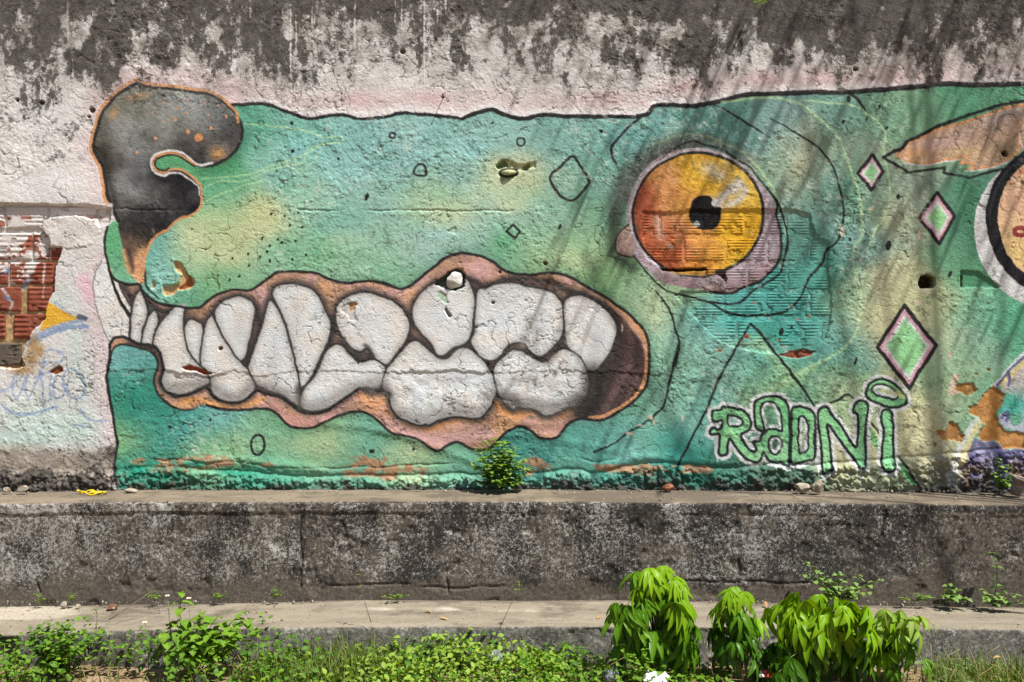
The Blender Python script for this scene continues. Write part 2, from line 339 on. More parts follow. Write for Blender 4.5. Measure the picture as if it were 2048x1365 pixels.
teeth = {
 'a': ('front', R4((595, 238), (550, 330), (545, 430), (570, 540), (610, 650), (640, 712), (690, 690), (760, 690), (762, 600), (745, 560), (700, 480), (660, 380), (625, 250))),
 'b': ('front', ZF((105, 80), (160, 110), (180, 180), (255, 305), (252, 390), (190, 290), (130, 180))),
 't1': ('low', ZF((340, 180), (300, 230), (270, 340), (255, 450), (255, 590), (350, 622), (360, 540), (400, 420), (412, 370), (390, 280), (360, 200))),
 't2': ('low', ZF((470, 345), (420, 390), (390, 460), (360, 560), (360, 625), (440, 642), (470, 520), (500, 440), (490, 380))),
 't4': ('up', ZF((760, 420), (720, 480), (715, 560), (750, 680), (800, 770), (850, 815), (860, 700), (882, 560), (870, 470), (830, 440))),
 't3': ('low', ZF((732, 296), (680, 298), (600, 350), (520, 440), (470, 530), (450, 640), (500, 700), (530, 780), (540, 880), (515, 950), (560, 1030), (660, 1072), (760, 1050), (850, 1005), (935, 960), (905, 870), (840, 810), (780, 740), (740, 650), (715, 540), (715, 400))),
 't6': ('up', ZF((1190, 225), (1060, 258), (985, 330), (975, 400), (1020, 520), (1080, 640), (1150, 750), (1192, 780), (1240, 740), (1270, 620), (1300, 480), (1322, 350), (1290, 270))),
 't5': ('low', ZF((945, 380), (905, 440), (880, 540), (860, 680), (855, 810), (900, 860), (935, 940), (950, 1030), (1000, 1090), (1080, 1125), (1160, 1130), (1240, 1100), (1300, 1050), (1322, 980), (1270, 870), (1200, 790), (1120, 700), (1060, 600), (1010, 500), (970, 410))),
 't7': ('low', ZF((1440, 265), (1410, 350), (1370, 500), (1320, 640), (1270, 800), (1258, 850), (1320, 965), (1450, 1035), (1560, 1075), (1640, 1135), (1695, 1150), (1705, 1000), (1690, 880), (1650, 720), (1600, 540), (1540, 380), (1480, 290))),
 't8': ('up', ZF((1600, 110), (1500, 140), (1468, 190), (1480, 260), (1540, 370), (1600, 520), (1650, 700), (1690, 880), (1712, 1000), (1770, 960), (1830, 870), (1900, 720), (1950, 600), (1972, 460), (1930, 360), (1880, 240), (1800, 160), (1700, 120))),
 't9': ('low', ZG((100, 615), (40, 660), (5, 745), (-40, 820), (-90, 880), (-125, 935), (-135, 1010), (-70, 1048), (20, 1035), (100, 1000), (200, 930), (260, 895), (380, 910), (400, 890), (425, 790), (410, 750), (350, 710), (250, 730), (200, 690), (150, 630))),
 't10': ('up', ZG((280, 275), (170, 310), (110, 370), (105, 470), (140, 560), (200, 640), (260, 665), (305, 640), (345, 690), (400, 740), (440, 745), (490, 680), (560, 580), (582, 490), (560, 420), (500, 350), (400, 300))),
 't11': ('low', ZG((590, 595), (540, 640), (480, 710), (430, 780), (405, 900), (448, 950), (460, 1020), (510, 1080), (600, 1125), (660, 1140), (720, 1130), (780, 1105), (880, 1085), (1000, 1100), (1060, 1080), (1110, 1010), (1150, 920), (1140, 840), (1100, 770), (1040, 690), (960, 640), (900, 650), (840, 700), (780, 710), (700, 650), (640, 600))),
 't12': ('up', ZG((750, 210), (650, 290), (600, 370), (600, 470), (650, 550), (720, 620), (750, 680), (800, 695), (860, 650), (950, 610), (980, 560), (1000, 440), (1010, 330), (990, 250), (950, 185), (860, 180))),
 't13': ('up', ZG((1080, 240), (1020, 270), (1010, 400), (1000, 530), (982, 600), (1040, 690), (1110, 722), (1170, 690), (1230, 620), (1320, 610), (1370, 660), (1430, 700)) + R5((1230, 760), (1290, 690), (1305, 590), (1295, 480), (1230, 420), (1100, 390), (1000, 370), (900, 375), (850, 400))),
 't14': ('up', R5((1400, 440), (1312, 470), (1310, 600), (1320, 720), (1380, 800), (1440, 870), (1490, 885), (1560, 810), (1610, 700), (1620, 620), (1570, 540), (1490, 470))),
 't15': ('low', R5((1020, 760), (950, 800), (900, 870), (920, 1000), (960, 1045), (1010, 1110), (1040, 1095), (1090, 1105), (1150, 1115), (1200, 1150), (1290, 1120), (1340, 1090), (1400, 1090), (1450, 1000), (1460, 920), (1420, 820), (1360, 770), (1290, 755), (1210, 830), (1150, 820), (1090, 780))),
}
DARK = (58, 53, 52)
clipmouth = np.clip(lip_m, 0, 1)
# gaps between the teeth rows and sprayed shade on the gum
for k, (kind, P) in teeth.items():
    if k in ('a', 'b'): continue
    cv.glow(P, 10 if k not in ('t12', 't13') else 8, DARK, .85, closed=True, clip=clipmouth, power=2.4)
for P in ([(420, 640), (405, 620), (385, 625), (340, 625), (318, 650)], ):
    cv.glow(P, 10, (96, 78, 70), .5, clip=clipmouth)
for P in ([(512, 620), (520, 660), (505, 700), (490, 735)], [(662, 640), (664, 670), (650, 700)], [(680, 700), (715, 716), (745, 712)], [(812, 680), (840, 690), (865, 715)], [(945, 695), (975, 725)], [(1060, 712), (1095, 720), (1125, 690)], [(890, 560), (940, 560), (975, 575), (1010, 560), (1060, 560), (1110, 570), (1160, 595), (1205, 610)], [(1000, 790), (1020, 812), (1060, 812), (1090, 828)], [(245, 575), (265, 600)], [(290, 600), (312, 618), (335, 625)]):
    cv.glow(P, 9, (50, 46, 45), .9, clip=clipmouth)
tone3 = fbm(PX, PY, 40, 4, 207)
TM = np.zeros((H, W), dtype=np.float32)
for k, (kind, P) in teeth.items():
    sl, a = cv.fill(P, WHITE, 1.0, 1.3)
    tm = np.zeros((H, W), dtype=np.float32); tm[sl] = a
    cv.lay(sl, a * sstep(-.1, .6, tone3[sl]) * .45, (216, 200, 186))
    cv.lay(sl, a * sstep(.1, .6, -tone3[sl]) * .45, (194, 202, 208))
    if k not in ('a', 'b'):
        cv.glow(P, 8, (126, 122, 118), .55, closed=True, clip=tm, power=1.7)
        TM = np.maximum(TM, tm)
        cv.stroke(P, 2.6 if k not in ('t11', 't13', 't15') else 2.2, (44, 41, 41), .85, 1.3, closed=True, clip=clipmouth)
cv.stroke(teeth['a'][1][:6], 1.8, (120, 112, 112), .8); cv.stroke(teeth['a'][1][7:], 3, (50, 47, 46), .9, taper=.4)
cv.stroke(teeth['b'][1], 2.5, (52, 48, 46), .85, closed=True)
for P, r, col, al in (([(1046, 690), (1055, 660), (1064, 640)], 9, (150, 146, 142), .6), ([(1072, 690), (1075, 660)], 8, (128, 124, 122), .5), ([(1020, 800), (1060, 806), (1100, 815), (1150, 800)], 13, (120, 116, 114), .6), ([(1010, 790), (1040, 812)], 10, (86, 82, 80), .7), ([(596, 775), (598, 812)], 7, (62, 58, 57), .75), ([(335, 780), (365, 775), (400, 765)], 9, (150, 146, 140), .5), ([(430, 780), (470, 795), (500, 775)], 8, (150, 144, 140), .45), ([(730, 690), (738, 700), (746, 712)], 4, (60, 56, 55), .8), ([(1094, 728), (1112, 712)], 6, (140, 136, 132), .6)):
    cv.glow(P, r, col, al)
cv.glow([(330, 765), (350, 778), (390, 768), (420, 768), (440, 788), (475, 795), (505, 775), (550, 782), (590, 800), (620, 812), (660, 800), (700, 778), (765, 770), (790, 815), (840, 838), (900, 825), (960, 825), (985, 790), (1010, 795), (1050, 808), (1100, 820), (1150, 805), (1172, 780)], 16, (120, 114, 110), .55, clip=TM)
cv.glow([(1186, 742), (1180, 785), (1152, 826)], 20, (52, 46, 44), .75, clip=lip_m)
for x, y, r, q, a in ((1000, 600, 30, 20, .3), (860, 600, 24, 30, .25), (720, 640, 30, 30, .2), (1190, 690, 16, 36, .35), (590, 640, 14, 60, .25), (480, 660, 14, 40, .25), (545, 720, 14, 50, .25), (880, 760, 70, 10, .35), (1080, 770, 70, 14, .3), (920, 690, 20, 40, .2)):
    cv.spray(x, y, r, q, (150, 148, 148), a, clip=TM)
# heavy black outline of the lips
cv.stroke(lip[:24] + [(676, 563)] + lip[25:62], 4.2, BLACK, .92)
cv.stroke(lip[60:84], 4.0, BLACK, .9)
cv.stroke(lip[84:101], 3.8, BLACK, .85, taper=.6)
low_in = ZF((80, 640), (130, 580), (220, 580), (330, 625), (440, 645), (500, 700), (530, 790), (540, 860), (510, 950), (540, 1020), (600, 1065), (680, 1085), (800, 1050), (890, 1010), (930, 1030), (980, 1090), (1050, 1125), (1150, 1135), (1230, 1115), (1300, 1060), (1340, 1030), (1450, 1065), (1560, 1100), (1640, 1160), (1720, 1210), (1820, 1225), (1950, 1190)) + ZG((80, 1015), (180, 950), (250, 900))
cv.stroke(low_in, 4.2, BLACK, .92, rag=1.0)
cv.glow(ZG((300, 915), (340, 925), (400, 915), (445, 940)), 7, (40, 36, 34), .85)
cv.stroke(ZG((445, 940), (455, 1010), (500, 1080), (560, 1108), (610, 1130), (660, 1142), (690, 1130), (715, 1140), (770, 1108), (790, 1118), (870, 1088), (960, 1102), (1040, 1095), (1090, 1050), (1130, 985)), 2.4, BLACK, .85)
# outline of the jaw and of the body
cv.stroke(ZF((80, 640), (85, 720), (75, 800), (50, 900), (55, 960), (85, 1110), (110, 1250), (125, 1365)) + [(234, 890), (229, 925), (230, 950), (238, 970)], 4.6, BLACK, .95, rag=1.0)
cv.stroke([(219, 436), (209, 471), (210, 502), (215, 525), (222, 556), (240, 602), (259, 632)], 3.6, BLACK, .9)
for a_, b_, w_ in ((0, 13, 5.0), (12, 24, 6.5), (23, 36, 7.5)):
    cv.stroke(top_line[a_:b_], w_, BLACK, .95, rag=1.1)

# --- the horn of the nose
horn = R1((805, 490), (700, 540), (645, 595), (597, 655), (567, 742), (543, 850), (553, 900), (598, 980), (618, 1060), (628, 1150), (652, 1220), (690, 1290)) + R4((690, 50), (720, 170), (745, 280), (775, 340), (830, 375), (848, 320), (845, 240), (860, 180), (900, 110), (970, 70), (1030, 5)) \
   + R1((1110, 1255), (1165, 1205), (1172, 1140), (1160, 1080), (1105, 1032), (1050, 997), (990, 990), (955, 1012), (900, 985), (900, 930), (975, 895), (1050, 895), (1105, 925), (1150, 965), (1220, 975), (1290, 950), (1350, 910), (1400, 850), (1420, 770), (1395, 690), (1350, 632), (1290, 590), (1225, 555), (1130, 540), (1000, 525), (860, 505))
hm = mask_of(horn, 1.6)
cv.glow(R1((1420, 790), (1390, 870), (1300, 960), (1180, 990)), 15, (46, 96, 66), .5)
HS = [(260, 200, (108, 108, 96)), (350, 200, (120, 120, 112)), (430, 220, (104, 104, 98)), (380, 230, (142, 144, 142)), (330, 250, (128, 130, 126)), (250, 270, (124, 124, 118)), (205, 270, (70, 64, 54)), (470, 260, (54, 50, 48)), (440, 290, (88, 82, 74)), (300, 240, (96, 94, 80)), (220, 330, (60, 54, 46)), (270, 330, (126, 126, 122)), (290, 290, (96, 94, 88)), (260, 390, (112, 110, 106)), (340, 390, (52, 48, 46)), (380, 390, (34, 32, 33)), (300, 400, (88, 84, 78)), (230, 420, (60, 56, 50)), (300, 440, (40, 38, 38)), (350, 350, (30, 29, 30)), (260, 440, (52, 49, 46)), (300, 345, (46, 44, 42)), (390, 310, (52, 48, 46)), (260, 500, (96, 76, 60)), (275, 540, (196, 142, 100)), (345, 270, (88, 84, 74)), (360, 240, (110, 108, 92))]
hf = field(HS, 24) * np.array([1.10, 1.13, 1.18], dtype=np.float32) + 0.11 * fbm(PX, PY, 30, 4, 81)[..., None] + 0.05 * fbm(PX, PY, 9, 3, 83)[..., None]
fade = hm * (1 - sstep(455, 500, PY + 10 * EDGE) * .0)
cv.lay(FULL, fade, hf)
cv.glow(R1((600, 900), (640, 1050), (670, 1200)), 8, (36, 33, 30), .6, clip=hm)
cv.glow(R1((900, 970), (930, 1040), (1030, 1050)), 10, (26, 25, 26), .8, clip=hm)
cv.glow(R4((750, 180), (775, 300)), 6, (60, 50, 44), .8, clip=hm); cv.glow(R4((720, 180), (748, 310)), 4, PEACH, .8); cv.glow(R4((830, 180), (800, 260), (825, 350)), 8, (210, 156, 112), .85, clip=hm)
for x, y, rx, ry, a, rt in ((275, 193, 22, 6, .7, -.2), (227, 226, 8, 13, .7, .5), (435, 308, 15, 13, .85, .5)):
    cv.spray(x, y, rx, ry, (208, 152, 96), a, rt)
for zx, zy, r in ((955, 600, 2), (1032, 637, 2.4), (1103, 592, 2.2), (1196, 607, 2.2), (1275, 622, 2.4), (1324, 682, 2.6), (1222, 674, 2), (1090, 664, 2.4), (1025, 700, 3.2), (957, 707, 2), (892, 658, 2), (1232, 751, 3.2), (1100, 769, 4.2), (1162, 802, 8), (908, 803, 3), (804, 890, 3), (1915, 752, 2.2)):
    cv.spray(zx / 2.923, zy / 2.923, r, r, (218, 148, 96), .9, hard=True)
cv.stroke(horn[:12], 5.5, BLACK, .9); cv.stroke(horn[-22:] + horn[:1], 4.5, BLACK, .85)
edge_o = R1((1395, 715), (1385, 660), (1350, 622), (1300, 578), (1235, 540), (1130, 525), (1000, 508), (860, 490), (805, 468), (700, 518), (636, 578), (582, 640), (553, 735), (526, 850), (538, 905), (582, 985), (602, 1065), (610, 1150), (640, 1220))
cv.stroke(edge_o, 4.4, (204, 146, 98), .92, rag=1.0)
cv.stroke(R1((1240, 955), (1180, 968), (1140, 955), (1095, 915), (1050, 885), (980, 880), (895, 915), (885, 990), (950, 1030), (985, 1010)), 3.6, (216, 214, 212), .95)
cv.stroke(R1((985, 1012), (1045, 1008), (1100, 1045), (1155, 1090), (1165, 1140)), 2.6, (208, 206, 206), .9)
cv.stroke(R1((1140, 968), (1090, 930), (1040, 898), (975, 895), (905, 925), (900, 985), (950, 1012), (985, 990), (1050, 988), (1110, 1025), (1168, 1080), (1180, 1140), (1168, 1212), (1110, 1258), (1045, 1275), (985, 1330)) + R4((968, 62), (895, 105), (858, 180), (842, 240), (842, 320)), 3.8, (206, 146, 98), .92)
cv.stroke(R1((1140, 975), (1090, 942), (1040, 910), (975, 908), (912, 935), (908, 980), (955, 1000), (985, 980)), 2.6, BLACK, .85)
cv.stroke(R4((848, 300), (850, 370), (880, 420), (930, 460)), 4, BLACK, .8, taper=.5)

# --- faint pale guide lines
LINE = (184, 214, 158)
for P, w in ((R1((1430, 725), (1600, 740), (1780, 765), (1890, 805), (1990, 800), (1990, 830), (1890, 850), (1760, 920), (1600, 970), (1450, 1020), (1180, 1050)), 2), (R1((1910, 840), (1800, 880), (1760, 960), (1600, 990), (1420, 1060), (1290, 1060), (1200, 1100)), 1.8), (R1((1190, 1190), (1300, 1130), (1450, 1080), (1560, 1045)), 1.8), (R1((1880, 880), (1800, 980), (1720, 1010)), 1.5),
   (R3((-160, 860), (-60, 820), (30, 795), (120, 790), (250, 820), (380, 880), (480, 970), (560, 1080), (620, 1200), (660, 1365)), 3.5), (R3((280, 595), (430, 577), (600, 570), (750, 620), (870, 710), (960, 800), (1010, 920), (1050, 1040), (1080, 1130), (1105, 1365)) + R6((1060, 150), (1050, 280), (1090, 420), (1080, 600), (1020, 720), (900, 810), (720, 900), (600, 960)), 4), (R3((740, 590), (900, 600), (1060, 620), (1150, 680), (1220, 740), (1240, 790), (1225, 900), (1250, 1000), (1265, 1150), (1230, 1290)) + R6((1180, 60), (1130, 190)), 3)):
    cv.stroke(P, w, LINE, .62, 1.4)

# --- the eye
ex, ey, rx, ry = 1396, 429, 131, 123
def ell(cx, cy, a, b, n=40, p=0): return [(cx + a * math.cos(2 * math.pi * k / n + p), cy + b * math.sin(2 * math.pi * k / n + p)) for k in range(n)]
cv.glow(ell(ex - 14, ey - 8, rx + 20, ry + 20)[16:36], 15, (76, 76, 70), .6)
cv.glow([(1250, 400), (1262, 360), (1300, 320), (1345, 298), (1400, 290)], 14, (74, 68, 64), .7)
cv.glow([(1236, 420), (1228, 470), (1232, 510), (1262, 535)], 13, (52, 62, 50), .75)
lid = ZC((490, 85), (330, 110), (200, 210), (120, 350), (95, 480), (110, 600), (150, 720), (230, 810), (300, 870), (420, 900), (540, 920), (640, 945), (760, 930), (900, 860), (1000, 740), (1020, 600), (985, 460), (950, 370), (860, 250), (760, 160), (630, 95))
cv.fill(lid, LAV); lm = mask_of(lid, 1.5)
cv.glow(ZC((300, 870), (480, 900), (650, 930), (800, 890), (930, 800)), 20, (120, 92, 94), .6, clip=lm)
cv.glow(ZC((760, 830), (900, 720), (950, 600)), 18, (176, 158, 168), .6, clip=lm)
cv.glow(ZC((1000, 480), (1018, 600), (1000, 730)), 12, (112, 100, 104), .55, clip=lm)
bump = ZC((112, 535), (60, 580), (38, 640), (50, 700), (120, 725), (140, 690), (130, 620))
cv.fill(bump, (178, 150, 138)); cv.glow(ZC((60, 600), (60, 690), (110, 715)), 6, (110, 92, 86), .6)
iris = ell(ex, ey, rx, ry)
im = mask_of(iris, 1.4)
IS = [(1285, 400, (150, 78, 52)), (1290, 450, (158, 82, 56)), (1300, 500, (168, 90, 58)), (1330, 350, (186, 130, 76)), (1330, 400, (196, 138, 84)), (1340, 450, (196, 134, 90)), (1310, 470, (190, 112, 76)), (1360, 500, (192, 116, 74)), (1320, 525, (176, 92, 56)), (1380, 320, (206, 160, 58)), (1400, 360, (214, 168, 58)), (1440, 340, (210, 172, 84)), (1450, 310, (208, 166, 48)), (1480, 350, (206, 170, 70)), (1500, 400, (208, 172, 72)), (1510, 440, (204, 156, 40)), (1480, 470, (214, 164, 44)), (1440, 500, (206, 148, 58)), (1400, 480, (212, 150, 76)), (1400, 530, (204, 134, 60)), (1480, 520, (212, 168, 44)), (1450, 540, (210, 160, 50)), (1370, 420, (204, 150, 70))]
iff = field(IS, 17) + 0.05 * fbm(PX, PY, 26, 3, 91)[..., None] + 0.025 * fbm(PX, PY, 8, 2, 93)[..., None]
cv.lay(FULL, im, iff)
GREY = (202, 198, 196)
for P, r, a in ((ZC((600, 415), (650, 390), (720, 320), (760, 290)), 11, .95), (ZC((640, 430), (600, 400)), 9, .95), (ZC((700, 420), (760, 390), (800, 340)), 8, .85), (ZC((570, 200), (640, 240)), 13, .55), (ZC((610, 190), (660, 250)), 10, .4), (ZC((290, 500), (300, 600)), 9, .5), (ZC((345, 655), (362, 662)), 5, .7), (ZC((800, 320), (770, 300), (740, 340)), 8, .6)):
    cv.glow(P, r, GREY, a, clip=im)
cv.fill(ZC((490, 400), (530, 370), (590, 365), (605, 385), (595, 415), (620, 432), (655, 435), (660, 480), (640, 535), (600, 562), (540, 562), (495, 530), (468, 480)), (24, 23, 25))
cv.spray(1393.6, 448.8, 6.2, 5.6, (176, 186, 192), .95, hard=True)
cv.stroke(iris, 4.6, BLACK, .92, closed=True)
cv.stroke(ell(ex, ey, rx + 5, ry + 5)[14:34], 4, (196, 186, 190), .8)
K = 3.4
cv.stroke(ZC((290, 150), (390, 75), (490, 40), (560, 65), (630, 75), (700, 105), (760, 150), (830, 190), (880, 255), (930, 320), (990, 400)), 2.6, BLACK, .85, taper=.7)
cv.stroke(ZC((930, 310), (985, 395), (990, 480), (1020, 600), (1005, 740), (910, 855), (800, 905), (720, 940), (620, 935), (540, 905)), 4.2, BLACK, .93, taper=.6)
cv.stroke(ZC((985, 385), (1012, 440), (1045, 540), (1060, 620), (1040, 720), (1000, 830), (860, 920), (770, 995), (680, 1000), (590, 990)), K, BLACK, .93)
cv.stroke(ZC((112, 535), (60, 580), (36, 640), (50, 700), (120, 725), (145, 715)), 2.4, BLACK, .85)
cv.stroke(ZC((140, 720), (180, 770), (230, 830), (290, 890), (360, 935), (460, 960), (590, 995), (680, 1045), (760, 1068), (870, 1075), (1010, 1058), (1090, 1015), (1140, 950), (1180, 850), (1260, 760), (1290, 680), (1360, 610), (1382, 500), (1370, 340), (1320, 190), (1240, 80), (1120, 0)) + R3((560, 690),), K, BLACK, .93, taper=.45)
cv.stroke(ZC((265, 925), (350, 1040), (385, 1150), (410, 1230), (388, 1365)) + R5((1975, 730), (1940, 900), (1895, 1080), (1830, 1150), (1700, 1240), (1600, 1310), (1490, 1360)), K, BLACK, .9, taper=.3, rag=1.3)
cv.stroke(R2((1770, 680), (1680, 750), (1600, 840), (1585, 890), (1600, 935), (1615, 955)), 3.8, BLACK, .93)
cv.stroke(R3((225, 610), (300, 640), (380, 690), (460, 740), (540, 800)), 3.2, BLACK, .85, taper=.9)
cv.stroke(R3((1000, 540), (1060, 565), (1120, 645)), 4, BLACK, .9, taper=.6)
cv.spray(1697, 198, 4, 7, BLACK, .8, hard=True)

# --- triangle mark, loose strokes
cv.glow(R6((500, 700), (600, 830), (690, 960)), 12, (168, 206, 150), .45); cv.glow(R6((560, 1000), (700, 940), (820, 870)), 8, (176, 212, 150), .4)
cv.stroke(ZC((835, 1120), (690, 1365)) + R6((250, 960), (170, 1150), (60, 1365)) + R8((1990, 60), (1945, 190)), K, BLACK, .92)
cv.stroke(ZC((835, 1120), (900, 1185), (1040, 1365)) + R6((690, 910), (760, 1000), (850, 1140)), 4, BLACK, .92)
cv.stroke(ZA((1200, 310), (1300, 270), (1380, 225), (1440, 280)), 4, BLACK, .9, taper=.5)
cv.fill(ZA((1600, 560), (1700, 700), (1820, 800), (1930, 950), (2010, 1070), (1900, 1010), (1810, 880), (1700, 800), (1590, 640)), (96, 176, 112), .8, 2)
cv.stroke(ZA((1590, 490), (1690, 600), (1840, 790), (1930, 930), (2030, 1080)), 3.2, BLACK, .9)
# --- lettering
RA = ZA((185, 380), (205, 345), (245, 350), (330, 362), (400, 392), (450, 440), (468, 500), (450, 560), (380, 605), (405, 665), (455, 735), (500, 760), (528, 735), (510, 700), (500, 665), (555, 665), (572, 610), (610, 570), (575, 570), (520, 545), (505, 480), (500, 380), (505, 300), (560, 265), (650, 245), (740, 255), (790, 290), (820, 360), (830, 450), (830, 860), (800, 885), (750, 860), (730, 865), (650, 850), (610, 800), (590, 770), (570, 820), (530, 860), (450, 840), (390, 790), (330, 710), (270, 640), (260, 700), (255, 770), (215, 800), (180, 780), (180, 700), (175, 605), (100, 605), (100, 560), (140, 550), (165, 565), (195, 530), (200, 470), (150, 490), (115, 470), (110, 400), (130, 380))
RAh = [ZA((258, 430), (330, 438), (385, 470), (392, 505), (360, 528), (300, 528), (258, 515)), ZA((565, 320), (620, 298), (690, 308), (730, 360), (752, 430), (755, 565), (700, 545), (640, 548), (600, 568), (575, 480), (558, 400)), ZA((640, 650), (680, 615), (730, 625), (760, 680), (752, 740), (712, 790), (670, 775), (638, 720))]
OO = ZA((850, 380), (880, 355), (940, 350), (1010, 370), (1055, 410), (1070, 480), (1070, 700), (1055, 830), (1000, 850), (930, 872), (850, 878), (845, 700)); OOh = [ZA((945, 435), (920, 465), (912, 600), (918, 770), (960, 775), (1005, 730), (1005, 560), (985, 465))]
NN = ZA((1130, 360), (1180, 345), (1215, 390), (1250, 440), (1330, 540), (1440, 705), (1470, 650), (1480, 440), (1435, 390), (1440, 330), (1490, 285), (1550, 300), (1572, 370), (1552, 480), (1540, 700), (1540, 880), (1490, 908), (1440, 840), (1330, 690), (1200, 515), (1190, 560), (1210, 700), (1225, 880), (1210, 940), (1145, 965), (1130, 900), (1125, 700), (1108, 550), (1095, 420))
II = ZA((1700, 390), (1745, 370), (1790, 400), (1800, 500), (1800, 700), (1812, 890), (1770, 945), (1720, 945), (1693, 880), (1700, 700), (1715, 560), (1690, 470))
DT = ZA((1550, 230), (1580, 140), (1660, 95), (1750, 105), (1850, 160), (1920, 240), (1930, 310), (1860, 348), (1750, 345), (1640, 300), (1570, 270)); DTh = [ZA((1600, 190), (1640, 145), (1730, 150), (1810, 190), (1852, 240), (1820, 275), (1730, 260), (1640, 235))]
shapes = ((RA, RAh), (OO, OOh), (NN, []), (II, []), (DT, DTh))
for P, hs in shapes:
    cv.stroke(P, 14.5, (210, 212, 210), .92, 1.6, closed=True, rag=1.6)
    for h_ in hs: cv.stroke(h_, 11.5, (206, 210, 208), .95, 1.2, closed=True, rag=1.4)
for P, hs in shapes:
    m = mask_of(P, 1.4)
    for h_ in hs: m = m * (1 - mask_of(h_, 1.4))
    sl = window(np.array(P), 8)
    gcol = C(124, 188, 132) + tone3[sl][..., None] * np.array([.09, .05, .05], dtype=np.float32) + (sstep(780, 960, PY[sl])[..., None]) * np.array([.06, .05, .06], dtype=np.float32)
    cv.lay(sl, m[sl], gcol.astype(np.float32))
    cv.stroke(P, 4.0, (28, 30, 34), .95, 1.1, closed=True, rag=.9)
    for h_ in hs: cv.stroke(h_, 3.0, (28, 30, 34), .95, 1.1, closed=True, rag=.9)
cv.spray(1800, 788, 16, 6, (206, 200, 130), .8, .5)
for x, y in ((1434, 912), (1722, 950), (1640, 948), (1762, 960)):
    cv.stroke([(x, y), (x + 1, y + 12)], 2.2, (206, 208, 206), .8)

# --- diamonds
def diamond(P):
    P = [np.array(p) for p in P]; c = sum(P) / 4
    sh = lambda k: [tuple(c + (p - c) * k) for p in P]
    s = abs(P[0][1] - P[2][1]) / 170.0
    k1, k2 = (.80, .68) if s > .7 else (.72, .52)
    cv.fill(sh(.98), (206, 158, 172), smooth=False); cv.fill(sh(k1), (206, 210, 204), smooth=False); cv.fill(sh(k2), (146, 204, 146), smooth=False)
    cv.stroke(sh(1.0), 4.4 + 1.4 * s, BLACK, .95, closed=True, smooth=False)
diamond([(1745, 309), (1766, 342), (1743, 380), (1716, 347)])
diamond([(1874, 385), (1908, 431), (1879, 488), (1838, 437)])
diamond([(1810, 611), (1871, 691), (1820, 776), (1756, 697)])
for P, w in ((R2((1360, 915), (1410, 985), (1450, 1050), (1445, 1090), (1360, 1175), (1290, 1150), (1245, 1090), (1228, 1030), (1290, 970)), 4), (R2((465, 966), (492, 970), (505, 1000), (500, 1030), (440, 1025), (438, 995)), 3.2), (ell(786, 271, 6, 5.5, 8), 3.2), (ell(1042, 284, 7.5, 8, 10), 2.8), (R5((1012, 28), (1050, 72), (1022, 110), (972, 68)), 3.4)):
    cv.stroke(P, w, BLACK, .93, closed=True, smooth=len(P) > 4)
cv.stroke(ell(515, 890, 14, 20, 14), 3.4, BLACK, .93, closed=True)
for x, y, a, b in ((733, 394, 4, 7), (985, 246, 3, 3), (1203, 263, 4, 4), (1119, 454, 3, 6), (584, 247, 4, 3.5), (587, 303, 3.5, 4.5), (676, 318, 3, 3), (338, 855, 4.5, 3.5), (420, 841, 2.5, 3), (744, 902, 6, 4), (827, 900, 3, 3), (1687, 244, 3.5, 4), (1760, 214, 2.5, 5), (1774, 257, 3, 5.5), (1733, 238, 1.6, 5), (1797, 395, 4.5, 6), (1777, 492, 6, 10), (1900, 547, 3.6, 7), (1700, 478, 3, 4), (1565, 663, 4, 8), (1585, 655, 2.6, 3), (1711, 723, 3.2, 8), (1747, 250, 1.5, 1.5), (542, 428, 3, 3), (568, 432, 2.2, 3), (596, 426, 2.4, 2.4)):
    cv.spray(x, y, a, b, (26, 25, 26), .95, hard=True, rot=.3)
for zx, zy in ((1537, 108), (1628, 117), (1580, 155), (1650, 137), (1730, 126), (1567, 188), (1455, 203), (1522, 220), (1578, 242), (1457, 267), (1356, 229), (1712, 232), (1790, 208), (1695, 33), (1769, 42), (1393, 329), (1338, 350)):
    cv.spray(zx / 2.923, 440 + zy / 2.923, 2.3, 3.4, (24, 24, 24), .95, hard=True, rot=.5)

# --- ear and neighbouring figure on the right
ear = ZE((150, 395), (200, 340), (225, 312), (400, 230), (560, 180), (700, 135), (800, 100), (914, 80), (1010, 70), (1100, 120), (1000, 330), (905, 350), (830, 412), (720, 462), (575, 478), (625, 440), (535, 436), (590, 393), (450, 413), (340, 437), (220, 428))
cv.fill(ear, (188, 158, 132), smooth=False); em = mask_of(ear, 1.5, False)
for x, y, r, q, col, a in ((1820, 308, 34, 18, (208, 156, 112), .8), (1880, 285, 40, 14, (188, 160, 158), .7), (1930, 270, 40, 18, (176, 150, 140), .7), (1990, 240, 40, 20, (160, 144, 140), .7), (2010, 300, 30, 20, (120, 104, 84), .75), (1930, 305, 40, 12, (198, 168, 120), .6), (2030, 225, 30, 12, (130, 120, 122), .6)):
    cv.spray(x, y, r, q, col, a, clip=em)
for P in (ZE((150, 395), (215, 318), (400, 236), (560, 186), (700, 141), (800, 106), (914, 86), (1010, 74)), ZE((220, 428), (340, 437), (450, 413), (585, 395), (540, 434), (620, 438), (578, 474), (720, 460), (830, 410), (895, 355), (880, 265), (905, 200))):
    cv.stroke(P, 3.6, (208, 146, 100), .9, smooth=False)
cv.stroke(ZE((215, 436), (340, 446), (450, 424), (540, 412)), 2.6, (212, 210, 208), .9); cv.stroke(ZE((570, 484), (720, 468), (830, 425)), 2.6, (212, 210, 208), .9); cv.stroke(ZE((918, 195), (892, 262), (908, 345)), 2.4, (210, 208, 206), .9)
cv.stroke(ZE((80, 402), (140, 365), (190, 348), (225, 302), (400, 218), (590, 145), (760, 92), (914, 66), (1010, 52)), 5, BLACK, .93, rag=1, smooth=False)
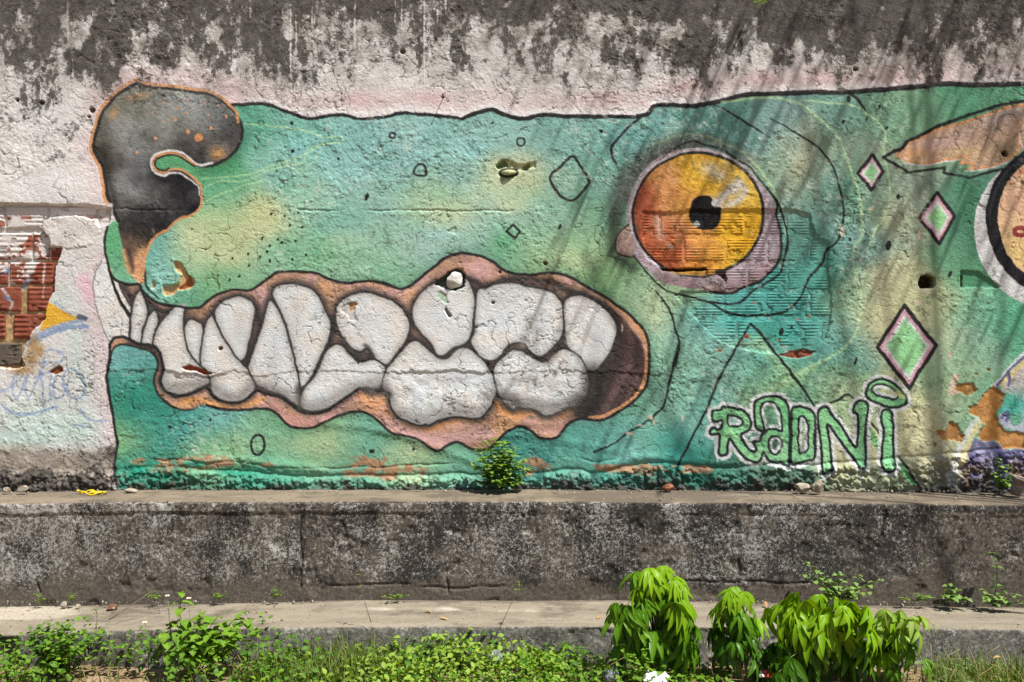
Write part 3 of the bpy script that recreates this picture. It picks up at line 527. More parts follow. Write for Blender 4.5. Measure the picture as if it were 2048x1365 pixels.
cv.stroke(ZE((80, 402), (150, 440), (230, 490), (450, 462), (443, 490), (590, 522), (750, 482), (840, 462)), 3.8, BLACK, .9, smooth=False)
cv.glow(ZE((560, 560), (610, 640), (600, 800), (610, 950)), 24, (60, 112, 84), .6)
cc = (2134, 438)
cv.fill(ell(cc[0] + 2, cc[1] + 22, 188, 168), (208, 208, 208)); 
cv.fill(ell(cc[0], cc[1], 162, 160), (26, 26, 30), rag=1.5)
cv.fill(ell(cc[0], cc[1], 138, 138), (214, 178, 142), rag=1.5)
cim = mask_of(ell(cc[0], cc[1], 136, 136), 2)
cv.spray(2030, 510, 40, 50, (222, 192, 120), .7, clip=cim); cv.spray(2030, 400, 40, 30, (210, 164, 140), .6, clip=cim); cv.spray(2040, 342, 16, 8, (176, 100, 76), .7, clip=cim)
cv.stroke(ell(2040, 463, 12, 8, 12), 7, (128, 40, 46), .9, closed=True)
cv.stroke([(1980, 455), (1986, 400), (2010, 350), (2040, 322)], 2, (70, 70, 76), .5)
# lower right: white, violet and yellow remains of the next figure
cv.fill(ZD((1100, 360), (1200, 220), (1320, 80), (3600, 60), (3600, 900), (1310, 620), (1250, 420), (1120, 400)), (190, 178, 176), .9, 3, smooth=False, rag=4)
cv.spray(2035, 810, 26, 24, (60, 172, 156), .8); cv.spray(2010, 820, 14, 10, (80, 180, 170), .7)
cv.stroke(ZD((1330, 30), (1200, 160), (1110, 270), (1030, 350)), 8, (206, 210, 212), .9, rag=2); cv.stroke(ZD((1330, 100), (1210, 220), (1120, 310)), 8, (214, 196, 142), .9, rag=2); cv.stroke(ZD((1320, 60), (1200, 170), (1120, 270), (1070, 330)), 3.6, (84, 80, 120), .85); cv.stroke(ZD((1170, 200), (1190, 270), (1180, 330)), 4, (84, 80, 126), .85)
vio = ZD((860, 800), (940, 830), (1040, 820), (1130, 890), (1320, 900), (3000, 950), (3000, 1400), (760, 1400), (740, 1100), (800, 950))
cv.fill(vio, (96, 90, 124), .9, 3, smooth=False, rag=8)
vm = mask_of(vio, 3, False)
cv.lay(FULL, vm * sstep(.05, .5, fbm(PX, PY, 22, 3, 97)) * .8, (150, 148, 178)); cv.lay(FULL, vm * sstep(-.25, .25, fbm(PX, PY, 30, 3, 99)) * .9 * sstep(905, 945, PY), (104, 84, 64)); cv.lay(FULL, vm * sstep(.1, .4, -fbm(PX, PY, 22, 3, 97)) * .6, (66, 60, 104))
cv.stroke(ZD((880, 640), (800, 760), (740, 880), (700, 1000), (680, 1100)), 9, (206, 210, 208), .85, rag=4); cv.stroke(ZD((900, 680), (830, 800), (770, 930), (730, 1050)), 9, (214, 200, 150), .8, rag=4); cv.stroke(ZD((640, 1150), (650, 1200)), 14, (186, 196, 206), .6, rag=5)
cv.fill(ZD((1070, 620), (1120, 570), (1170, 580), (1180, 640), (1240, 690), (1320, 640), (1320, 760), (1230, 730), (1130, 700)), (178, 178, 196), .9, 2, rag=5)
cv.stroke(ZD((1110, 620), (1160, 560), (1170, 600), (1150, 640)), 5, (96, 92, 140), .8)
cv.fill(ZD((670, 225), (710, 240), (690, 300), (680, 360), (720, 395), (660, 420), (615, 400), (625, 330)), (214, 182, 164), .9, 2, rag=3)
# --- blue tag and yellow arrow on the left
BLUE = (118, 140, 178)
cv.fill(ZB((338, 780), (420, 822), (500, 868), (595, 912), (430, 958), (330, 1003), (295, 1010), (325, 900), (330, 830)), (214, 164, 56), 1, 1.6, smooth=False, rag=2)
cv.stroke(ZB((190, 1112), (300, 1050), (450, 995), (540, 975), (635, 975)), 7, (112, 134, 172), .75, 1.6, rag=3)
cv.stroke(ZB((200, 1075), (330, 1010), (480, 955), (560, 930), (600, 930)), 7, (126, 146, 180), .65, 1.6, rag=3)
cv.stroke(ZB((585, 895), (630, 918)), 7, (74, 84, 104), .9)
cv.stroke(ZB((410, 790), (470, 840), (530, 885)), 4, (122, 140, 176), .5)
for P in (R4((240, 775), (300, 760), (360, 780), (370, 810), (340, 835), (260, 835), (150, 835)), R4((255, 800), (245, 870), (205, 970), (170, 1045)), R4((0, 1005), (60, 985), (110, 940), (132, 905), (110, 890), (82, 930), (75, 1010), (100, 1042), (130, 1000), (150, 940), (165, 905), (152, 980), (162, 1035)), R4((230, 900), (250, 960), (250, 1040), (265, 1085)), R4((200, 930), (260, 900), (300, 905), (290, 980), (300, 1055)), R4((330, 900), (310, 980), (330, 1050), (370, 1020), (400, 930)), R4((470, 1110), (520, 1170), (620, 1175)), R4((420, 1200), (520, 1215))):
    cv.stroke(P, 3.2, BLUE, .6, 1.5, rag=2)
cv.stroke([(147 + 21 * math.cos(t) + 6 * math.sin(t), 768 + 30 * math.sin(t)) for t in np.linspace(0, 6.28, 16)], 3.6, BLUE, .65, 1.5, rag=2, closed=True)
cv.stroke(R4((10, 1080), (60, 1120), (150, 1140), (240, 1120), (330, 1095)), 4, BLUE, .7, rag=2)
# ------------------------------------------------------------------ relief, grime and paint loss of the wall
relief = np.zeros((H, W), dtype=np.float32)          # metres towards the viewer
grime = np.zeros((H, W), dtype=np.float32)           # how far mould has taken the surface
wear = np.zeros((H, W), dtype=np.float32)            # how far the paint is rubbed off
MORTAR = (170, 140, 100); EARTH = (168, 122, 72); TERRA = (134, 74, 56)
n200 = fbm(PX, PY, 200, 3, 301); n60 = fbm(PX, PY, 60, 4, 303); n24 = fbm(PX, PY, 24, 4, 305); n8 = fbm(PX, PY, 8, 3, 307); n4 = fbm(PX, PY, 4.2, 2, 309)
inb = sstep(150, 240, PX)
tsm = 1 - .55 * TM
relief += 0.005 * n200 + 0.0018 * n60 + 0.0007 * n24 + tsm * (0.0009 * n8 + 0.0011 * n4)
# layered flakes of old paint: terraces at several scales, stronger in some patches
patch = sstep(-.25, .35, fbm(PX, PY, 150, 3, 311))
for sc, th, hh, sd in ((46, .10, .0016, 321), (30, .22, .0014, 323), (70, -.12, .0014, 325), (15, .24, .0016, 327), (10, .26, .0014, 329)):
    f = fbm(PX, PY, sc, 5, sd, .58)
    relief += hh * patch * (1 - .5 * TM) * sstep(th - .02, th + .03, f)
# hairline crazing
CRZ = []
for sc, sd, dp in ((55, 331, .0030), (34, 333, .0026), (80, 335, .0034)):
    f = fbm(PX, PY, sc, 4, sd, .55)
    cw = sstep(-.1, .3, fbm(PX, PY, 110, 2, sd + 1)); CRZ.append((f, cw))
    relief -= dp * np.exp(-(f / .014) ** 2) * cw

def carve(pts, depth, soft=2.0, rough=.0, rag=3.0, smooth=True, col=None, colb=None, al=1.0):
    sl, d = sdf(pts, smooth, 16)
    m = sstep(soft, -soft, d + rag * EDGE[sl] + .5 * rag * n8[sl])
    relief[sl] = relief[sl] * (1 - m) + m * (-depth + rough * (n8[sl] + .8 * n24[sl]) + .25 * relief[sl])
    if col is not None:
        cv.lay(sl, (m * al).astype(np.float32), col)
    return sl, m

def line_of(pts): 
    p = np.array(pts); return np.interp(PX, p[:, 0], p[:, 1])
# long course joints showing through the render
for pts, dep, wd, sd in (([(190, 419), (600, 421), (1000, 422), (1580, 420), (2040, 418)], .0045, 1.9, 341), ([(1340, 750), (1500, 741), (1700, 760)], .002, 1.6, 343)):
    yl = line_of(pts) + 3.0 * fbm(PX, PY * 0, 40, 3, sd) + 1.5 * fbm(PX, PY * 0, 9, 2, sd + 5)
    on = sstep(-.1, .35, fbm(PX, PY * 0 + 5, 70, 4, sd + 2)) * sstep(pts[0][0] - 5, pts[0][0] + 10, PX) * sstep(pts[-1][0], pts[-1][0] - 40, PX)
    if sd == 341: on = on * (1 - .75 * sstep(1600, 1680, PX))
    relief -= dep * on * np.exp(-((PY - yl) / wd) ** 2)
    relief += .0018 * on * np.exp(-((PY - yl - 6) / 6) ** 2) * (n8 > 0)
# the render has slipped at y~745: the coat below lies deeper and comes back further down
yl = line_of([(205, 742), (330, 742), (420, 752), (470, 742), (520, 754), (590, 744), (700, 742), (770, 745), (900, 742), (1000, 748), (1120, 742), (1290, 746), (1360, 752), (1460, 741)]) + 3.2 * fbm(PX, PY * 0, 26, 3, 351) + 3.0 * fbm(PX, PY * 0, 8, 2, 352)
on = sstep(205, 215, PX) * sstep(1470, 1400, PX) * (.45 + .55 * sstep(-.2, .3, fbm(PX, PY * 0 + 3, 130, 2, 353)))
relief -= .0050 * on * sstep(-.8, .8, PY - yl) * sstep(75, 8, PY - yl + 20 * n60)
relief += .0010 * on * np.exp(-((PY - yl + 4) / 4) ** 2)
on2 = sstep(760, 775, PX) * sstep(1180, 1160, PX) * sstep(745, 760, PY) * sstep(850, 800, PY)
relief += .004 * on2 * n24 + .003 * on2 * n60
# diagonal folds of thick paint low on the wall
for pts, a in (([(640, 845), (760, 860), (900, 905), (960, 930)], .006), ([(950, 880), (1060, 870), (1160, 890), (1260, 905)], .004), ([(1350, 760), (1420, 752), (1460, 741)], .004), ([(260, 928), (340, 936), (420, 920), (560, 930), (640, 940)], .007), ([(980, 830), (1060, 850), (1130, 845)], .003), ([(1190, 940), (1290, 915), (1400, 925), (1480, 920)], .006), ([(1800, 800), (1860, 815), (1900, 812)], .004)):
    sl, d, _ = dist_line(spline(pts), False, 26)
    relief[sl] += a * np.exp(-(d / 9) ** 2) * (1 + .6 * n24[sl])
# rubble foot of the wall
yb = line_of([(-800, 930), (230, 945), (350, 940), (560, 950), (840, 955), (1000, 948), (1180, 944), (1300, 930), (1480, 938), (1700, 925), (1850, 915), (2060, 900), (2900, 900)]) + 9 * fbm(PX, PY * 0, 60, 3, 361)
ft = sstep(-6, 10, PY - yb)
lump = np.abs(fbm(PX, PY, 26, 4, 363, .6)) + .5 * np.abs(fbm(PX, PY, 12, 3, 365))
relief += ft * (.010 + .004 * (PY - yb).clip(0, 60) / 60 + .040 * (lump - .3)) - .006 * np.exp(-((PY - yb + 3) / 4) ** 2) * sstep(230, 300, PX)
yb2 = yb - 22 - 8 * fbm(PX, PY * 0, 90, 2, 367)
relief -= .004 * np.exp(-((PY - yb2) / 2.2) ** 2) * sstep(-.1, .3, fbm(PX, PY * 0, 120, 2, 369)) * sstep(230, 260, PX)
# holes and knocks -------------------------------------------------------------------------------
carve(R2((925, 960), (960, 935), (1010, 950), (1070, 965), (1130, 945), (1135, 975), (1080, 1000), (1040, 1010), (1030, 1040), (960, 1050), (930, 1020)), .012, 1.8, .004, 3, col=(186, 190, 132), al=.55)
carve(R2((920, 965), (960, 940), (980, 965), (930, 985)), .026, 1.5, .002, 1, col=(110, 130, 90))
carve(R2((1060, 980), (1110, 955), (1090, 1000)), .024, 1.5, .002, 1, col=(120, 130, 90))
sl = window(np.array([[990, 325], [1050, 365]]), 4)
relief[sl] += .030 * np.exp(-(((PX[sl] - 1017) / 15) ** 2 + ((PY[sl] - 345) / 6.5) ** 2) ** 2)
cv.stroke(ell(1017, 346, 17, 8, 14), 3.6, BLACK, .9, closed=True)
# peeled corner under the horn: bare brown coat, brick showing
carve(R4((1015, 250), (1045, 245), (1075, 285), (1095, 330), (1125, 345), (1130, 375), (1105, 405), (1050, 415), (1000, 440), (960, 440), (950, 380), (1010, 385), (1050, 365), (1055, 320), (1020, 290)), .010, 1.4, .0015, 2, col=(196, 156, 110))
carve(R4((1085, 300), (1110, 340), (1120, 380), (1080, 405), (1040, 405), (1080, 370), (1095, 340)), .014, 1.4, .001, 1, col=(158, 96, 56))
carve(R4((885, 375), (905, 362), (905, 395), (885, 405)), .006, 1.2, .001, 1, col=(196, 156, 110))
for x, y, rx, ry in ((325, 555, 20, 12), (312, 575, 12, 14), (335, 572, 12, 6)):
    cv.spray(x, y, rx, ry, (150, 208, 196), .6)
# knocked tooth, its socket coloured dark as shade, and chips
carve(R5((555, 375), (600, 335), (640, 300), (700, 285), (725, 310), (730, 370), (715, 395), (660, 410), (610, 395)), .030, 2.0, .004, 2, col=(64, 76, 62), al=.9)
carve(R5((620, 510), (640, 545), (655, 560), (635, 568), (615, 530)), .020, 1.4, .001, 1, col=(150, 146, 136))
carve(R5((30, 500), (60, 485), (100, 490), (90, 540), (100, 590), (60, 590), (40, 550), (5, 530)), .0035, 1.2, .0006, 3, col=(190, 188, 184))
carve(R5((60, 490), (98, 487), (92, 525), (60, 540)), .006, 1.2, .0006, 2, col=(176, 140, 108))
carve(R5((565, 430), (600, 420), (640, 470), (620, 490), (580, 460)), .004, 1.2, .001, 3, col=(168, 190, 170))
carve(R4((1065, 870), (1100, 852), (1150, 865), (1210, 885), (1235, 900), (1190, 905), (1140, 885), (1090, 885)), .016, 1.2, .001, 1.2, smooth=False, col=(150, 72, 44))
carve(R4((290, 890), (340, 855), (365, 880), (330, 905)), .010, 1.4, .001, 1, col=(120, 70, 40))
carve([(895, 462), (912, 456), (914, 470)], .004, 1.2, 0, 2)
# holes on the right, the deep ones coloured dark in place of shade
carve(ZE((295, 1135), (310, 1105), (345, 1095), (385, 1110), (388, 1150), (370, 1172), (320, 1175), (298, 1165)), .080, 1.4, .004, 1.2, col=(64, 46, 30))
cv.spray(1853, 580, 16, 5, (206, 200, 180), .7)
carve(ZE((540, 1070), (640, 1080), (700, 1120), (780, 1165), (760, 1178), (540, 1175)), .010, 1.4, .001, 1.2, smooth=False, col=(70, 132, 96), al=.7)
carve(ZE((540, 1100), (556, 1105), (552, 1165), (540, 1170)), .02, 1.2, .001, .6, smooth=False, col=(60, 50, 36))
carve(ZE((785, 375), (805, 360), (822, 372), (815, 395), (792, 395)), .03, 1.4, .001, .6, col=(70, 52, 34))
carve([(1905, 315), (1920, 312), (1922, 324), (1908, 326)], .002, 1.2, 0, 1)
for x, y, r in ((182, 221, 6), (176, 234, 3), (805, 103, 6), (1711, 139, 5), (885, 194, 2.5), (987, 605, 3), (952, 655, 2), (440, 699, 4), (85, 205, 5), (35, 200, 4), (1000, 545, 3), (1090, 528, 4), (306, 465, 5)):
    carve(ell(x, y, r, r * .9, 8), .014, 1.2, 0, .4, col=(96, 84, 74))
cv.spray(306, 463, 4, 5, (206, 196, 180), .9, hard=True)
# pale chips
for x, y, rx, ry in ((1685, 463, 4, 9), (1244, 655, 2, 8), (1300, 835, 5, 4), (1310, 845, 3, 6), (1365, 838, 2, 6), (1262, 868, 8, 3), (1280, 850, 6, 2), (1838, 472, 3, 12), (1835, 605, 5, 6), (1720, 522, 2, 4), (1900, 708, 3, 8), (1742, 418, 6, 3), (1418, 575, 5, 3), (1409, 246, 3, 3)):
    cv.spray(x, y, rx, ry, (210, 186, 164), .9, hard=True)
# the bared hollow bricks behind the eye --------------------------------------------------------
EYE_POLY = ZC((198, 458), (460, 450), (890, 440), (1060, 438), (1190, 470), (1215, 600), (1300, 640), (1290, 780), (1312, 950), (1312, 1120), (1275, 1210), (1225, 1295), (1120, 1322), (1010, 1300), (850, 1282), (740, 1265), (650, 1220), (580, 1160), (520, 1100), (410, 985), (380, 955), (420, 930), (560, 930), (690, 930), (700, 850), (640, 800), (430, 800), (300, 790), (210, 720), (196, 600))
eye_sl, eye_m = carve(EYE_POLY, .0090, 1.6, .003, 2.5, smooth=False)
# open joint under the iris; slot and notch coloured dark for the shade inside
carve(ZC((300, 800), (420, 798), (560, 794), (630, 800), (620, 826), (520, 836), (400, 822)), .016, 1.4, .003, 1, smooth=False, col=(176, 130, 60), al=.8)
carve(ZC((300, 792), (420, 790), (560, 788), (600, 796), (560, 802), (420, 806), (310, 804)), .045, 1.2, .001, .6, smooth=False, col=(60, 46, 34))
carve(ZC((620, 800), (660, 795), (692, 805), (692, 885), (668, 855), (635, 830)), .045, 1.2, .001, .6, smooth=False, col=(50, 40, 32))
# brick-red window in the lower edge
RED_POLY = ZC((1010, 1305), (1060, 1292), (1150, 1276), (1225, 1290), (1190, 1318), (1110, 1330), (1060, 1322))
rsl, rm = carve(RED_POLY, .016, 1.2, .001, 1, smooth=False, col=TERRA)
# bared bricks on the left -----------------------------------------------------------------------
LEFT_POLY = [(-260, 410), (0, 409), (97, 410), (190, 415), (220, 417), (216, 445), (198, 452), (190, 438), (150, 432), (110, 434), (86, 442), (82, 458), (96, 474), (100, 492), (123, 494), (121, 507), (114, 525), (108, 540), (109, 560), (107, 583), (94, 600), (90, 640), (62, 665), (48, 690), (40, 715), (50, 732), (30, 738), (0, 735), (-260, 735)]
lsl, lm_ = carve(LEFT_POLY, .0235, 1.5, .003, 2.0, smooth=False)
# plaster above the bricks is thick and hangs over them; the white patch stands proud
relief += .006 * sstep(412, 409, PY + 3 * n24 - line_of([(-800, 0), (190, 0), (220, 3), (400, 3)])) * sstep(330, 395, PY) * sstep(235, 190, PX)
psl, pm = sdf([(86, 436), (110, 430), (150, 428), (190, 434), (200, 455), (196, 470), (180, 488), (150, 496), (125, 494), (100, 492), (96, 474), (84, 458)], True, 14)
pmm = sstep(3, -3, pm + 4 * EDGE[psl] + 4 * n24[psl])
relief[psl] += .0035 * pmm * (1 + .8 * n24[psl]); cv.lay(psl, (pmm * .9).astype(np.float32), (216, 212, 204))
cv.spray(125, 475, 14, 6, (160, 196, 180), .6)
brick_cv = Canvas((0, 0, 0)); brick_cv.c[:] = cv.c
M2 = np.zeros((H, W), dtype=np.float32); M2[lsl] = lm_
cv.lay(FULL, M2, np.clip(C(*MORTAR) + .10 * n24[..., None], 0, 1).astype(np.float32))
terr = np.clip(C(*TERRA) + .07 * n24[..., None] + .04 * fbm(PX, PY, 40, 2, 371, sy=6)[..., None], 0, 1).astype(np.float32)
brick_cv.lay(FULL, sstep(240, 200, PX) * sstep(400, 408, PY) * sstep(745, 740, PY), terr)
bsl = window(np.array([[1540, 695], [1660, 725]]), 2)
brick_cv.lay(bsl, sstep(699, 702, PY[bsl]), terr[bsl])
dark_brick = sstep(683, 686, PY) * sstep(745, 738, PY) * sstep(60, 50, PX)
brick_cv.lay(FULL, dark_brick, (92, 82, 72))
# limewash still on the bricks
lw = [(-260, 405), (0, 405), (225, 408), (220, 450), (190, 460), (120, 500), (95, 494), (92, 520), (72, 526), (66, 545), (48, 556), (45, 566), (0, 572), (-260, 572)]
lwm = mask_of(lw, 2.5, False, rag=3)
gone = sstep(.06, .22, fbm(PX, PY, 30, 4, 373, .6) - .06) * sstep(460, 480, PY) + .9 * sstep(.24, .30, fbm(PX, PY, 14, 3, 375)) * sstep(425, 440, PY)
for c_ in (cv, brick_cv):
    c_.lay(FULL, np.clip(lwm * (1 - gone * (1 if c_ is brick_cv else .3)), 0, 1), (204, 198, 194))
    c_.stroke(ZB((320, 500), (315, 640), (312, 760)), 2.2, (206, 200, 196), .9)
    c_.stroke(ZB((360, 390), (358, 480)), 2, (206, 200, 196), .8)
    c_.stroke(ZB((60, 480), (70, 640)), 2.5, (206, 200, 196), .6)
    c_.stroke(ZB((10, 690), (60, 760), (80, 800), (50, 870)), 4, (196, 196, 200), .7, rag=3)
    c_.stroke(ZB((0, 580), (40, 560), (60, 540)), 4, (92, 122, 166), .7, rag=3); c_.stroke(ZB((150, 690), (210, 620)), 5, (120, 150, 190), .6, rag=3)
    c_.stroke(ZB((30, 750), (70, 765)), 4, (92, 122, 166), .7, rag=3)
    c_.spray(30, 420, 60, 6, (180, 176, 176), .5)
# yellow soil-coloured undercoat around the left bricks
for x, y, rx, ry in ((65, 690, 12, 22), (60, 720, 16, 14), (45, 742, 24, 8), (78, 700, 8, 12)):
    cv.spray(x, y, rx, ry, (158, 116, 66), .8)
# bare earth render low on the right
for P in (ZD((685, 330), (760, 310), (850, 315), (885, 370), (840, 410), (790, 425), (740, 395), (690, 375)), ZD((960, 400), (1000, 345), (1060, 350), (1150, 410), (1110, 500), (1060, 600), (1090, 680), (1140, 730), (1230, 740), (1320, 760), (1320, 900), (1140, 900), (1040, 820), (960, 840), (890, 800), (900, 740), (950, 700), (900, 610), (810, 590), (820, 520), (890, 490)), ZD((515, 750), (600, 730), (640, 660), (710, 690), (730, 740), (770, 790), (740, 850), (660, 820), (560, 820)), ZD((985, 185), (1010, 180), (1000, 215)), ZD((860, 220), (880, 225), (875, 240)), ZD((480, 860), (510, 845), (505, 885), (480, 890))):
    sl, m = carve(P, .0065, 1.4, .0016, 3.5, smooth=False)
    cv.lay(sl, m.astype(np.float32), np.clip(C(174, 124, 70) + .12 * n24[sl][..., None] + .06 * n8[sl][..., None], 0, 1).astype(np.float32))
# loose bits of red showing through the green on the bricks
for x, y, r in ((1494, 673, 4), (1560, 680, 2), (1621, 632, 2.5), (1510, 606, 2), (1600, 640, 2), (1680, 585, 2), (1440, 702, 3)):
    brick_cv.spray(x, y, r * 1.4, r, (176, 84, 58), .9, hard=True); cv.spray(x, y, r * 1.4, r, (176, 84, 58), .9, hard=True)

# ---- grime: mould runs from the top, damp at the foot, patches on the left
runs = fbm(PX, PY, 60, 4, 381, .55, sy=.22); runs2 = fbm(PX, PY, 26, 4, 383, .6, sy=.35); blot = fbm(PX, PY, 70, 4, 385, .6)
yg = np.interp(PX, [-800, 0, 60, 130, 250, 420, 560, 640, 760, 900, 1000, 1150, 1300, 1500, 1700, 1900, 2048, 2860], [150, 150, 130, 140, 145, 150, 140, 110, 95, 105, 125, 135, 140, 130, 140, 130, 125, 125])
grime += sstep(105, -105, PY - yg - 12 - 95 * runs - 45 * runs2) * .80
grime += .16 * sstep(50, 0, PY) + .15 * sstep(1250, 1450, PX) * sstep(120, 60, PY)
grime += 1.0 * np.clip(fbm(PX, PY, 34, 5, 397, .65, sy=.6), -.6, .6) * sstep(200, 120, PY)
grime -= .42 * sstep(.06, .40, blot) * sstep(-5, 40, PY) + .35 * sstep(.0, .3, fbm(PX, PY, 34, 4, 395, .65, sy=.5)) * sstep(0, 50, PY)
grime += .6 * sstep(.0, .4, fbm(PX, PY, 90, 4, 387, .6)) * sstep(215, 150, PX) * sstep(400, 330, PY) * sstep(120, 200, PY)
grime += .30 * sstep(.1, .4, fbm(PX, PY, 30, 4, 389, .6)) * sstep(260, 130, PY) * (1 - bm_)
grime += (.8 * sstep(875, 905, PY + 14 * n60) + .35 * sstep(930, 965, PY)) * sstep(240, 226, PX) * (.75 + .8 * fbm(PX, PY, 60, 3, 391))
grime += .42 * sstep(940, 975, PY + 16 * n24 + 10 * n60) * bm_ + .6 * sstep(950, 985, PY + 14 * n24) * sstep(.0, .3, lump - .1) 
grime += .30 * sstep(940, 980, PY + 14 * n60) * sstep(1350, 1700, PX) * (.5 + n24)
grime += .35 * sstep(.1, .5, fbm(PX, PY, 22, 3, 393)) * sstep(690, 720, PY) * sstep(230, 190, PX) * .6
grime -= .3 * M2 * sstep(690, 600, PY)
grime = np.clip(grime, 0, 1.2)
gs = sstep(130, -90, PY - yg - 70 * runs - 30 * runs2 - 25 * blot) * (1 - bm_)
cv.lay(FULL, np.clip(gs * (.42 + .9 * fbm(PX, PY, 22, 4, 398, .65)), 0, .8), np.clip(C(120, 113, 105) + .10 * runs2[..., None] + .10 * n24[..., None], 0, 1).astype(np.float32))
# dirt caught in the crazing, chips of the top coat, scuffs
for f_, w_ in CRZ:
    cv.lay(FULL, np.clip(np.exp(-(f_ / .017) ** 2) * w_ * .30, 0, 1).astype(np.float32), (52, 58, 50))
chip_n = fbm(PX, PY, 11, 4, 399, .62)
cv.lay(FULL, ((1 - .7 * TM) * sstep(.30, .36, chip_n) * patch * .42 * sstep(.0, .3, fbm(PX, PY, 130, 2, 400))).astype(np.float32), (206, 208, 192))
cv.lay(FULL, ((1 - TM) * sstep(.32, .38, -chip_n) * .38 * sstep(-.1, .3, fbm(PX, PY, 160, 2, 402)) * bm_).astype(np.float32), (70, 92, 74))
soil = sstep(-4, 22, PY - yb + 10 * n24) * (1 - .7 * sstep(.28, .55, lump)) * (PX > 228)
cv.lay(FULL, np.clip(soil * .38 * sstep(-.3, .3, fbm(PX, PY, 90, 3, 404)), 0, .8).astype(np.float32), (44, 62, 50))
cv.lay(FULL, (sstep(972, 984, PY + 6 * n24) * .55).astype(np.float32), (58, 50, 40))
brick_cv.lay(FULL, (sstep(.32, .38, -chip_n) * .3 * bm_).astype(np.float32), (70, 92, 74))

for c_ in (cv,):
    c_.lay(FULL, sstep(880, 915, PY + 16 * n60 + 6 * n24) * sstep(232, 222, PX) * .8, np.clip(C(138, 126, 112) + .14 * n24[..., None] + .08 * n8[..., None], 0, 1).astype(np.float32))
# crevices of crumbling paint show as paint loss
wear = np.clip(.10 + .25 * sstep(.1, .5, n60) * bm_ + .35 * sstep(-10, 10, PY - yb) * bm_ * (PX > 1700) + .2 * sstep(1500, 1300, PX) * sstep(925, 950, PY) + .25 * (1 - bm_) * sstep(.0, .4, blot), 0, 1)
# thin white scratches hanging from the top
for x, y0, y1 in ((500, -40, 38), (581, 20, 155), (592, 30, 105), (624, -40, 62), (629, 30, 50), (709, -40, 90), (790, -40, 45), (803, -40, 60), (848, -40, 165), (875, 20, 50), (891, -40, 30), (135, -40, 80), (145, 120, 155)):
    cv.stroke([(x, y0), (x + .8, (y0 + y1) / 2), (x, y1)], 1.1, (216, 212, 206), .6)
    sl = window(np.array([[x - 4, y0], [x + 4, y1]]), 1)
    grime[sl] -= .45 * np.exp(-((PX[sl] - x) / 1.5) ** 2)
    relief[sl] += .002 * np.exp(-((PX[sl] - x) / 1.5) ** 2)
for c_ in (cv, brick_cv):
    c_.c = np.clip(c_.c, .01, .95)

def lin(c): return np.where(c <= .04045, c / 12.92, ((c + .055) / 1.055) ** 2.4)
# ------------------------------------------------------------------ helpers for objects and materials
def tag(o, label=None, cat=None, group=None, kind=None):
    if label: o['label'] = label
    if cat: o['category'] = cat
    if group: o['group'] = group
    if kind: o['kind'] = kind
    return o

def mesh_from(name, V, F, mat=None, smooth=True):
    me = bpy.data.meshes.new(name)
    V = np.ascontiguousarray(V, dtype=np.float32)
    me.vertices.add(len(V)); me.vertices.foreach_set('co', V.ravel())
    if isinstance(F, np.ndarray):
        n, k = F.shape
        me.loops.add(n * k); me.loops.foreach_set('vertex_index', F.astype(np.int32).ravel())
        me.polygons.add(n); me.polygons.foreach_set('loop_start', np.arange(0, n * k, k, dtype=np.int32))
    else:
        ln = np.array([len(f) for f in F]); flat = np.concatenate([np.asarray(f, dtype=np.int32) for f in F])
        me.loops.add(len(flat)); me.loops.foreach_set('vertex_index', flat)
        me.polygons.add(len(F)); me.polygons.foreach_set('loop_start', np.concatenate([[0], np.cumsum(ln)[:-1]]).astype(np.int32))
    me.update(calc_edges=True)
    if smooth: me.polygons.foreach_set('use_smooth', np.ones(len(me.polygons), dtype=bool))
    if mat: me.materials.append(mat)
    return me

def add_col(me, name, rgb, a=None):
    n = len(me.vertices)
    at = me.color_attributes.new(name, 'FLOAT_COLOR', 'POINT')
    c = np.ones((n, 4), dtype=np.float32); c[:, :3] = rgb
    if a is not None: c[:, 3] = a
    at.data.foreach_set('color', c.ravel())

def link(name, me, parent=None, loc=None):
    o = bpy.data.objects.new(name, me); COL.objects.link(o)
    if parent: o.parent = parent
    if loc is not None: o.location = loc
    return o

def empty(name, loc):
    o = bpy.data.objects.new(name, None); COL.objects.link(o); o.location = loc; o.empty_display_size = .1
    return o

def grid_faces(nr, nc, flip=False):
    i = np.arange(nr * nc).reshape(nr, nc)
    f = np.stack([i[:-1, :-1], i[1:, :-1], i[1:, 1:], i[:-1, 1:]], -1).reshape(-1, 4)
    return f[:, ::-1] if flip else f

